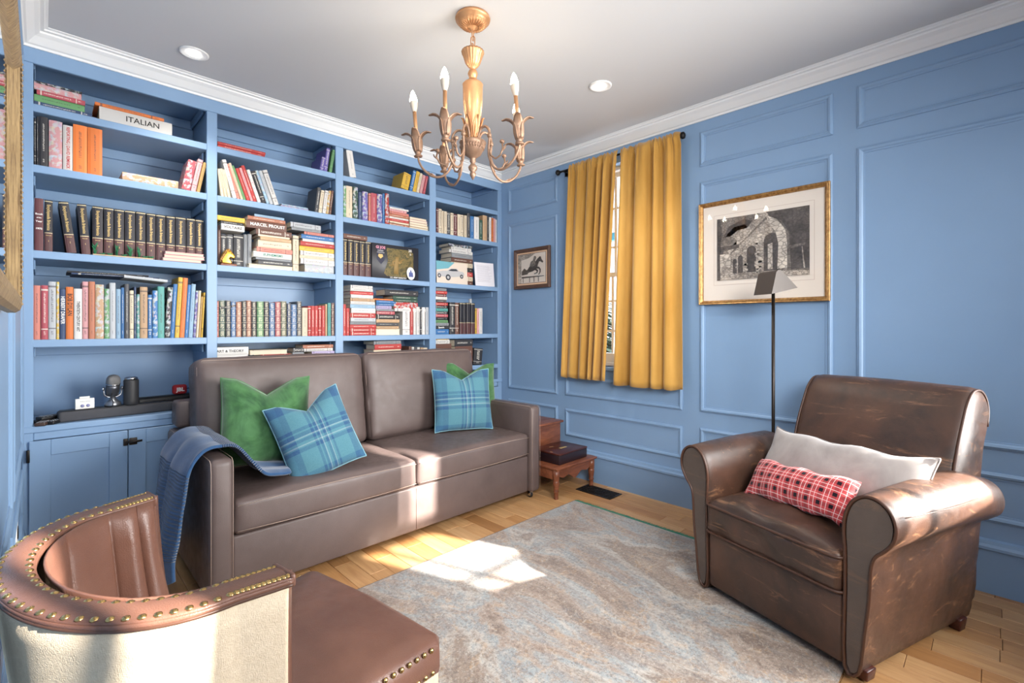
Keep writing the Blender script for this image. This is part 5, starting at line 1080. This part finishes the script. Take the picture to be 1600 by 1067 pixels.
o = thing('floor_vent', 'black cast metal floor register set in the oak floor by the wall', 'vent', (2.885, 2.035, .0005))
fr_ = MB()
for (a, b, c, d) in ((-.078, .078, -.15, -.135), (-.078, .078, .135, .15), (-.078, -.063, -.135, .135), (.063, .078, -.135, .135)): fr_.bbox(a, b, c, d, 0, .005, .0015, seg=1)
fr_.obj('frame', M['bronze'], o); MB().box(-.063, .063, -.135, .135, 0, .0006).obj('duct_shadow_plate', M['black'], o)
gm_ = MB()
for k in range(9):
    y = -.12+.03*k; gm_.bbox(-.063, .063, y-.0025, y+.0025, .001, .0045, .0008, seg=1)
for k in range(4): x = -.042+.028*k; gm_.bbox(x-.002, x+.002, -.135, .135, .001, .0042, .0008, seg=1)
for k in range(8):
    for j in range(3): gm_.tube([(-.028+.028*j+.008*math.cos(q), -.105+.03*k+.010*math.sin(q), .003) for q in [i*PI/4 for i in range(8)]], .0012, 4, closed=True)
gm_.obj('grille', M['bronze'], o)['kind'] = 'stuff'
RGX0, RGX1, RGY0, RGY1 = .10, 2.615, .375, 2.035
o = thing('rug', 'distressed grey and beige area rug in the middle of the oak floor', 'rug', ((RGX0+RGX1)/2, (RGY0+RGY1)/2, .001))
hw, hh = (RGX1-RGX0)/2, (RGY1-RGY0)/2
MB().bbox(-hw, hw, -hh, hh, 0, .010, .003).obj('pile', M['rug'], o)
MB().bbox(-hw-.0, hw+.0, hh+.0005, hh+.004, 0, .009, .001).obj('side_binding', plain('rug_binding', (110, 102, 96), .9), o)
frm = MB(); fr2 = random.Random(2)
for k in range(560):
    y = -hh+2*hh*k/560; L = .022+fr2.random()*.018; dy = (fr2.random()-.5)*.006; frm.add([(hw-.004, y-.002, .0095), (hw-.004, y+.002, .0095), (hw+L, y+dy+.0012, .003), (hw+L, y+dy-.0012, .003)], [(0, 1, 2, 3)])
frm.add([(hw-.012, -hh, .0102), (hw+.002, -hh, .0102), (hw+.002, hh, .0102), (hw-.012, hh, .0102)], [(0, 1, 2, 3)])
frm.obj('fringe', M['fringe'], o)['kind'] = 'stuff'

# ================================================================ CLUB CHAIR (local: +x = back, +y = its own left seen from the front... width)
cang = math.atan2(-.317, .948)
cc = thing('club_chair', 'large worn brown leather club armchair with rolled arms on the right', 'armchair', (2.047, .64, 0), (0, 0, cang))
def panel_outline(s, off=0):
    """keyhole shape of the arm front, y outward sign s; returns (y,z)"""
    P_ = [(.288, .042), (.290, .30), (.290, .43), (.286, .50), (.290, .56), (.312, .615), (.350, .645), (.392, .645), (.428, .62), (.445, .575), (.438, .525), (.412, .485), (.385, .455), (.372, .41), (.366, .30), (.352, .18), (.334, .042)]
    cy_, cz_ = .36, .45
    out = []
    for y, z in P_:
        if off:
            d = Vector((y-cy_, (z-cz_)*.5)); d.normalize(); y += d.x*off; z += d.y*off
        out.append((s*y, z))
    return out
def smooth_loop(P_, k=3):
    n = len(P_); out = []
    for i in range(n):
        p0, p1, p2, p3 = (Vector(P_[(i+j) % n]) for j in (-1, 0, 1, 2))
        for q in range(k): t_ = q/k; v = .5*((2*p1)+(-p0+p2)*t_+(2*p0-5*p1+4*p2-p3)*t_*t_+(-p0+3*p1-3*p2+p3)*t_**3); out.append((v.x, v.y))
    return out
for s in (-1, 1):
    base_ = smooth_loop(panel_outline(s)); n = len(base_)
    secs = [(.0, .965, 0), (.012, 1.0, 0), (.03, 1.02, 0), (.15, 1.03, .010), (.35, 1.04, .022), (.55, 1.035, .026), (.68, 1.0, .02), (.74, .93, .01), (.76, .8, 0)]
    vs = []; fs = []
    for (x, k, bulge) in secs:
        for (y, z) in base_:
            yc, zc = s*.362, .40
            up = max(0, min(1, (z-.43)/.1)); yy = yc+(y-yc)*(1+(k-1)*(1 if up else .5)); zz_ = (zc+(z-zc)*(1+(k-1)*.6)) if z > .2 else z
            if up and abs(y) > .362: yy += s*bulge*up
            vs.append((x, yy, zz_+bulge*.25*up-(.03*up if x > .65 else 0)))
    m_ = len(secs)
    for i in range(m_-1):
        for k in range(n): q = (i*n+k, i*n+(k+1) % n, (i+1)*n+(k+1) % n, (i+1)*n+k); fs.append(q if s < 0 else q[::-1])
    fs.append(tuple(range(n))); fs.append(tuple((m_-1)*n+k for k in range(n)))
    arm = MB().add(vs, fs, 0, True).obj('rolled_arm', M['club'], cc)
    inner = [(s*.365+(y-s*.365)*.86, .40+(z-.40)*.955) for y, z in base_]
    MB().add([(-.004, y, z) for y, z in inner]+[(.004, y, z) for y, z in inner], [tuple(range(n)), tuple(range(n, 2*n))]+[(k, (k+1) % n, n+(k+1) % n, n+k) for k in range(n)]).obj('front_panel', M['clubpanel'], arm)
    MB().tube([(-.004, s*.365+(y-s*.365)*.97, .40+(z-.40)*.985) for y, z in base_], .0055, 8, closed=True).obj('piping', M['piping_brown'], arm)
    MB().tube([(.03+.6*q/20, s*(.452+.022*math.sin(PI*q/20)), .60) for q in range(21)], .0016, 5).obj('arm_seam', M['piping_brown'], arm)
m = puff(.0, .03, -.285, .285, .075, .285, r=.014, n=12, front=0, side=0); m = MB().bbox(-.004, .05, -.287, .287, .042, .285, .018, seg=4); m.obj('front_rail', M['club'], cc)
MB().bbox(.05, .80, -.285, .285, .08, .27, .02).obj('seat_deck', M['club'], cc)
m = puff(-.022, .60, -.288, .288, .275, .425, r=.032, n=22, top=.045, side=0, wr=.014, seed=9)
sc = m.obj('seat_cushion', M['club'], cc)
for z_, e in ((.410, .0), (.292, .0)):
    pts = rect_loop(-.024, .602, -.290, .290, z_, .035)
    MB().tube(pts, .005, 7, closed=True).obj('cushion_piping', M['piping_brown'], sc)
# back: rolled top, leaning
def back_prof():
    return [(.46, .33), (.475, .45), (.515, .60), (.56, .74), (.605, .84), (.64, .905), (.69, .95), (.75, .955), (.80, .925), (.825, .87), (.815, .80), (.79, .72), (.775, .55), (.77, .30), (.765, .10), (.60, .10), (.48, .2)]
bpf = smooth_loop(back_prof()); n = len(bpf); secs = [(-.325, .93), (-.316, .985), (-.29, 1), (-.15, 1.008), (0, 1.012), (.15, 1.008), (.27, 1), (.292, .985), (.30, .93)]
vs = []; fs = []
for (y, k) in secs:
    for (x, z) in bpf: vs.append((.70+(x-.65)*k, -.03+y*(.93+.09*min(1, z/.9)), .55+(z-.55)*k if z > .3 else z))
for i in range(len(secs)-1):
    for k in range(n): fs.append((i*n+k, i*n+(k+1) % n, (i+1)*n+(k+1) % n, (i+1)*n+k))
fs.append(tuple(range(n))[::-1]); fs.append(tuple((len(secs)-1)*n+k for k in range(n)))
bo = MB().add(vs, fs, 0, True).obj('back', M['club'], cc)
for s in (-1, 1):
    sel = [(x, z) for x, z in bpf if z > .40 and not (x > .74 and z < .8)]
    pl = [(.70+(x-.65)*.955, -.03+s*(.303 if s > 0 else .327), .55+(z-.55)*.975) for x, z in sel]
    MB().tube(pl, .0055, 8).obj('back_piping', M['piping_brown'], bo)
for (x, y) in ((.05, -.325), (.05, .325), (.69, -.325), (.69, .325)):
    m = MB().bbox(x-.028, x+.028, y-.024, y+.024, .0115 if x < .1 else 0, .05, .005); m.v = [(x+(a-x)*(1-.25*(1-min(1, c/.05))), y+(b-y)*(1-.25*(1-min(1, c/.05))), c) for a, b, c in m.v]; m.obj('foot', M['darkwood'], cc)
def club_pt(a, b, z): v = Matrix.Rotation(cang, 4, 'Z') @ Vector((a, b, z)); return (2.047+v.x, .64+v.y, z)
pillow('grey_pillow', 'long grey velvet lumbar pillow behind the tartan one on the club chair', .67, .27, .15, club_pt(.35, -.06, .600), (R(-28), R(-1), cang-PI/2+R(-6)), M['greyvelvet'], M['greypipe'], dip=.0, seed=12)
pillow('tartan_pillow', 'small red tartan lumbar pillow at the front on the club chair', .46, .19, .11, club_pt(.19, -.0, .535), (R(-38), R(-4), cang-PI/2+R(-8)), M['tartan'], None, dip=0, seed=14)

# ================================================================ FLOOR LAMP
LX, LY = 2.76, .832
fl = thing('floor_lamp', 'slim dark bronze reading floor lamp with tent-shaped shade behind club chair', 'floor lamp', (LX, LY, 0))
MB().lathe([(.11, 0), (.112, .006), (.105, .012), (.03, .016), (.012, .022)], n=36).obj('base', M['bronze'], fl); MB().tube([(0, 0, .015), (0, 0, 1.42)], .0085, 12).obj('pole', M['bronze'], fl)
Av = Vector((.7128, -.7014, 0)); Av = (Matrix.Rotation(R(-75), 3, 'Z') @ Av); Bv = Vector((-Av.y, Av.x, 0)); 
SM = Matrix.Translation((0, 0, 1.385)) @ Matrix(((Av.x, Bv.x, 0, 0), (Av.y, Bv.y, 0, 0), (0, 0, 1, 0), (0, 0, 0, 1))) @ Matrix.Rotation(R(12), 4, 'X')
hl = .062; tri = [(-.07, 0), (-.018, .105), (-.006, .112), (.006, .112), (.018, .105), (.098, 0)]
sh = MB(); 
inn = [(-.066, 0), (-.016, .101), (-.006, .108), (.006, .108), (.016, .101), (.094, 0)]
k = len(tri); vs = [(-hl, y, z) for y, z in tri]+[(hl, y, z) for y, z in tri]+[(-hl+.002, y, z) for y, z in inn]+[(hl-.002, y, z) for y, z in inn]
fs = [(i, i+1, k+i+1, k+i) for i in range(k-1)]+[tuple(range(k))[::-1], tuple(range(k, 2*k))]+[(2*k+i, 3*k+i, 3*k+i+1, 2*k+i+1) for i in range(k-1)]+[tuple(range(2*k, 3*k)), tuple(range(3*k, 4*k))[::-1]]
fs += [(0, k, 3*k, 2*k), (k-1, 3*k-1, 4*k-1, 2*k-1), (0, 2*k, 3*k-1, k-1), (k, 2*k-1, 4*k-1, 3*k)]
sh.add(vs, fs).xf(SM); sh.obj('shade', plain('shade_metal', (72, 63, 57), .5, .0), fl)
MB().tube([SM @ Vector((-hl-.02, 0, .05)), SM @ Vector((-hl+.01, 0, .05))], .0028, 6).obj('switch_stem', M['black'], fl)

# ================================================================ TUB CHAIR in the foreground
ta = math.atan2(.165, .986)
tb_ = thing('tub_chair', 'brown leather tub chair with cream canvas back and brass nails, foreground left', 'armchair', (-.047, 1.105, 0), (0, 0, ta))
RZT = .795
def Uc(t_, hw_, d0, d1):
    """U plan: t 0..1 from the near arm tip round the back to the far arm tip. local u forward, v left"""
    a = (t_-.5)*2   # -1 near .. 1 far
    s = abs(a)
    ang = s*PI/2*1.05
    if s < .62:
        q = s/.62*PI/2; u = d0+hw_*.62*(1-math.cos(q)); v = hw_*.94*math.sin(q)
    else:
        q = (s-.62)/.38; u = d0+hw_*.62+(d1-d0-hw_*.62)*q; v = hw_*(.94+.06*q)
    return u, math.copysign(v, a)
NU = 72
def shell(hw_, d0, d1, z0, z1, taper, nz, m, pleat=0, top_drop=.0):
    def fn(u, v):
        uu, vv = Uc(u, hw_, d0, d1); z = z0+(z1-z0)*v; k = 1-taper*(1-v)**1.3
        tip = max(0, abs(u-.5)*2-.62)/.38
        vv *= k; uu = d0+(uu-d0)*(1+0.0)+(taper*.25*(1-v)*(1-tip))+tip*(1-v)**1.6*.06
        z += -.0*tip
        if pleat:
            pp = -.0065-pleat*abs(math.sin(u*PI*9))**.6*min(1, (1-v)*8)
            cx_ = .25; dx_, dy_ = uu-cx_, vv; l = math.hypot(dx_, dy_) or 1
            uu += dx_/l*pp; vv += dy_/l*pp
        return (uu, vv, z)
    return grid(fn, m, nz)
HWo, HWi = .335, .282; D0o, D0i = 0.0, .048; D1 = .285
vs, fs = shell(HWo, D0o, D1, .16, RZT-.012, .26, 14, NU); ob = MB().add(vs, fs, 0, True).obj('outer_back', M['canvas'], tb_); solid(ob, .006, -1)
vs, fs = shell(HWi, D0i, D1, .40, RZT-.012, .12, 16, 190, pleat=.015); fs = [f[::-1] for f in fs]; ib = MB().add(vs, fs, 0, True).obj('inner_back', M['tub'], tb_); solid(ib, .004, -1)
# front facing of the arms
for s, u in ((-1, 0.0), (1, 1.0)):
    m = MB(); rows_ = 12; vs = []; fs = []
    for j in range(rows_+1):
        v = j/rows_; zo = .30+(RZT-.012-.30)*v; 
        vo = (zo-.16)/(RZT-.012-.16); ko = 1-.26*(1-vo)**1.3; a = HWo*ko; uo = D1+(1-vo)**1.6*.06
        vi = max(0, (zo-.40)/(RZT-.012-.40)); b = HWi*(1-.12*(1-vi)**1.3); b = min(b, a-.01)
        vs += [(uo, s*(a+.001), zo), (uo+.022, s*(a+b)/2, zo), (uo, s*(b-.001), zo)]
    for j in range(rows_):
        for q in range(2): f = (j*3+q, j*3+q+1, j*3+q+4, j*3+q+3); fs.append(f if s < 0 else f[::-1])
    m.add(vs, fs, 0, True); solid(m.obj('arm_front', M['tub'], tb_), .004, -1)
# rim band
def rim(u, v):
    uu0, vv0 = Uc(u, HWi-.006, D0i-.004, D1+.006); uu1, vv1 = Uc(u, HWo+.006, D0o-.006, D1+.006); k = v
    th = PI*k; h = .006*math.sin(th)**.6 if 0 < k < 1 else 0
    return (uu0+(uu1-uu0)*k, vv0+(vv1-vv0)*k, RZT-.012+h)
vs, fs = grid(rim, NU, 11); rb = MB().add(vs, fs, 0, True); 
for side in (0, 1):
    def lip(u, v, side=side):
        x, y, z = rim(u, side); return (x, y, z-(.008 if side else .014)*v)
    v2, f2 = grid(lip, NU, 3); rb.add(v2, f2 if side else f2, 0, True)
ro = rb.obj('rim', M['tub'], tb_); solid(ro, .003, 0)
for u in (0, 1):
    c0 = rim(u, 0); c1 = rim(u, 1); MB().bbox(min(c0[0], c1[0])-.004, max(c0[0], c1[0])+.006, min(c0[1], c1[1]), max(c0[1], c1[1]), RZT-.026, RZT-.004, .004).obj('rim_end', M['tub'], tb_)
nme = MB().lathe([(.0066, 0), (.006, .002), (.0038, .0038), (.0005, .0046)], n=8).mesh('nailhead', M['nail'])
def nails(fn, cnt, parent):
    for q in range(cnt): x, y, z = fn((q+.5)/cnt); link('nailhead', nme, parent, (x, y, z))
nails(lambda u: (lambda p: (p[0], p[1], p[2]-.0005))(rim(u, .16)), 52, ro); nails(lambda u: (lambda p: (p[0], p[1], p[2]-.0005))(rim(u, .86)), 60, ro)
# welt where canvas meets the rim
MB().tube([(lambda p: (p[0], p[1], p[2]-.0085))(rim(q/60, 1)) for q in range(61)], .003, 6).obj('welt', M['piping_brown'], tb_)
# seat
SU0, SU1, SW = .07, .715, .285
def seatshape(z, grow=0):
    pts = [(SU0, -.20), (.25, -.245-grow), (SU1-.03, -SW-grow), (SU1+grow, -SW+.03), (SU1+.012+grow, 0), (SU1+grow, SW-.03), (SU1-.03, SW+grow), (.25, .245+grow), (SU0, .20)]
    return [(a, b, z) for a, b in pts]
def seatrings(specs, mat, name, crown=0):
    vs = []; fs = []; n = None
    for (z, g_) in specs:
        base2 = [(a, b) for a, b, _ in seatshape(z, g_)]; rr = []
        for i in range(len(base2)):
            p0, p1, p2 = Vector(base2[i-1]), Vector(base2[i]), Vector(base2[(i+1) % len(base2)])
            for q in (.0, .5): rr.append(p1.lerp(p2, q) if q else p1)
        n = len(rr); vs += [(p.x, p.y, z) for p in rr]
    for i in range(len(specs)-1):
        for k in range(n): fs.append((i*n+k, i*n+(k+1) % n, (i+1)*n+(k+1) % n, (i+1)*n+k))
    m = MB().add(vs, fs, 0, True)
    # crowned lid as concentric rings
    top = vs[-n:]; cxm = sum(p[0] for p in top)/n; cym = sum(p[1] for p in top)/n; base_i = len(vs)-n; last = list(range(base_i, base_i+n)); allv = []
    start = len(m.v)
    for ri, k in enumerate((.85, .6, .3)):
        ring = [(cxm+(p[0]-cxm)*k, cym+(p[1]-cym)*k, p[2]+crown*(1-k*k)) for p in top]
        i0 = len(m.v); m.v += ring
        for q in range(n): m.f.append((last[q], last[(q+1) % n], i0+(q+1) % n, i0+q)); m.m.append(0); m.sm.append(True)
        last = list(range(i0, i0+n))
    m.v.append((cxm, cym, top[0][2]+crown)); ci = len(m.v)-1
    for q in range(n): m.f.append((last[q], last[(q+1) % n], ci)); m.m.append(0); m.sm.append(True)
    return m.obj(name, mat, tb_)
se = seatrings([(.375, .0), (.39, .004), (.43, .002), (.445, -.010), (.452, -.024)], M['tub'], 'seat', .022)
seatrings([(.14, -.004), (.16, -.002), (.365, -.001), (.374, -.002)], M['canvas'], 'seat_apron', 0)
def side_nail(z, g_):
    def f(u):
        a = .36+(SU1-.04-.36)*u; t_ = (a-.25)/(SU1-.03-.25); return (a, -(.245+g_+(SW-.245)*t_), z)
    return f
for (z, g_, rx) in ((.436, -.001, -1), (.385, .003, -1)):
    for sgn in (-1, 1):
        for q in range(15):
            x, y, zz_ = side_nail(z, g_)((q+.5)/15); no = link('nailhead', nme, se, (x, y if sgn < 0 else -y, zz_), (R(75 if z < .42 else 40)*(-sgn) if False else (R(80) if sgn < 0 else R(-80)), 0, 0))
        
for q in range(22):
    y = -.25+.5*(q+.5)/22; link('nailhead', nme, se, (SU1+.009, y, .39), (0, R(85), 0))
for (x, y) in ((.12, -.17), (.12, .17), (.64, -.24), (.64, .24)): MB().lathe([(.014, 0), (.018, .02), (.024, .14)], x, y, n=14).obj('leg', M['darkwood'], tb_)

# ================================================================ MIRROR ON THE LEFT WALL
mi = thing('wall_mirror', 'large old gold framed mirror on the left wall, seen edge on', 'mirror', (XL+.0105, 1.08, 1.54))
MY, MZ = .56, .306; mw = .062
prof = [(0, 0), (0, .014), (.006, .022), (.018, .026), (.022, .024), (.030, .0255), (.040, .022), (.046, .018), (.054, .012), (.060, .006), (.064, 0)]
def mold_len(name, pts4):
    m = MB(); vs = []
    for (i, h) in prof:
        for (y, z) in pts4: vs.append((h, (y-math.copysign(i, y)), (z-math.copysign(i, z))))
    for k in range(4):
        pass
    m.add(vs, [(i*4+k, i*4+(k+1) % 4, (i+1)*4+(k+1) % 4, (i+1)*4+k) for i in range(len(prof)-1) for k in range(4)]); return m.obj(name, M['oldgold'], mi)
mold_len('frame', [(-MY, -MZ), (MY, -MZ), (MY, MZ), (-MY, MZ)])
bd = MB()
for z in [(-MZ+.02)+i*.0125 for i in range(int((2*MZ-.04)/.0125)+1)]: 
    for yy in (MY-.034, -MY+.034): bd.lathe([(.001, -.005), (.004, -.003), (.0045, 0), (.004, .003), (.001, .005)], .0245, yy, n=6) if False else bd.add([(.0255, yy-.003, z-.004), (.0255, yy+.003, z-.004), (.0255, yy+.003, z+.004), (.0255, yy-.003, z+.004), (.0285, yy, z)], [(0, 1, 4), (1, 2, 4), (2, 3, 4), (3, 0, 4)])
bd.obj('frame_beading', M['oldgold'], mi)['kind'] = 'stuff'
MB().box(.006, .012, -MY+.055, MY-.055, -MZ+.055, MZ-.055).obj('mirror_glass', M['mirror'], mi)
o = thing('wall_socket', 'dark double socket low on the left wall by the bookcase', 'socket', (XL+.001, 2.45, .44)); MB().bbox(0, .006, -.04, .04, -.06, .06, .002).obj('plate', M['white'], o)
for z in (-.028, .028): MB().bbox(.006, .009, -.022, .022, z-.018, z+.018, .003).obj('socket_face', M['bronze'], o)
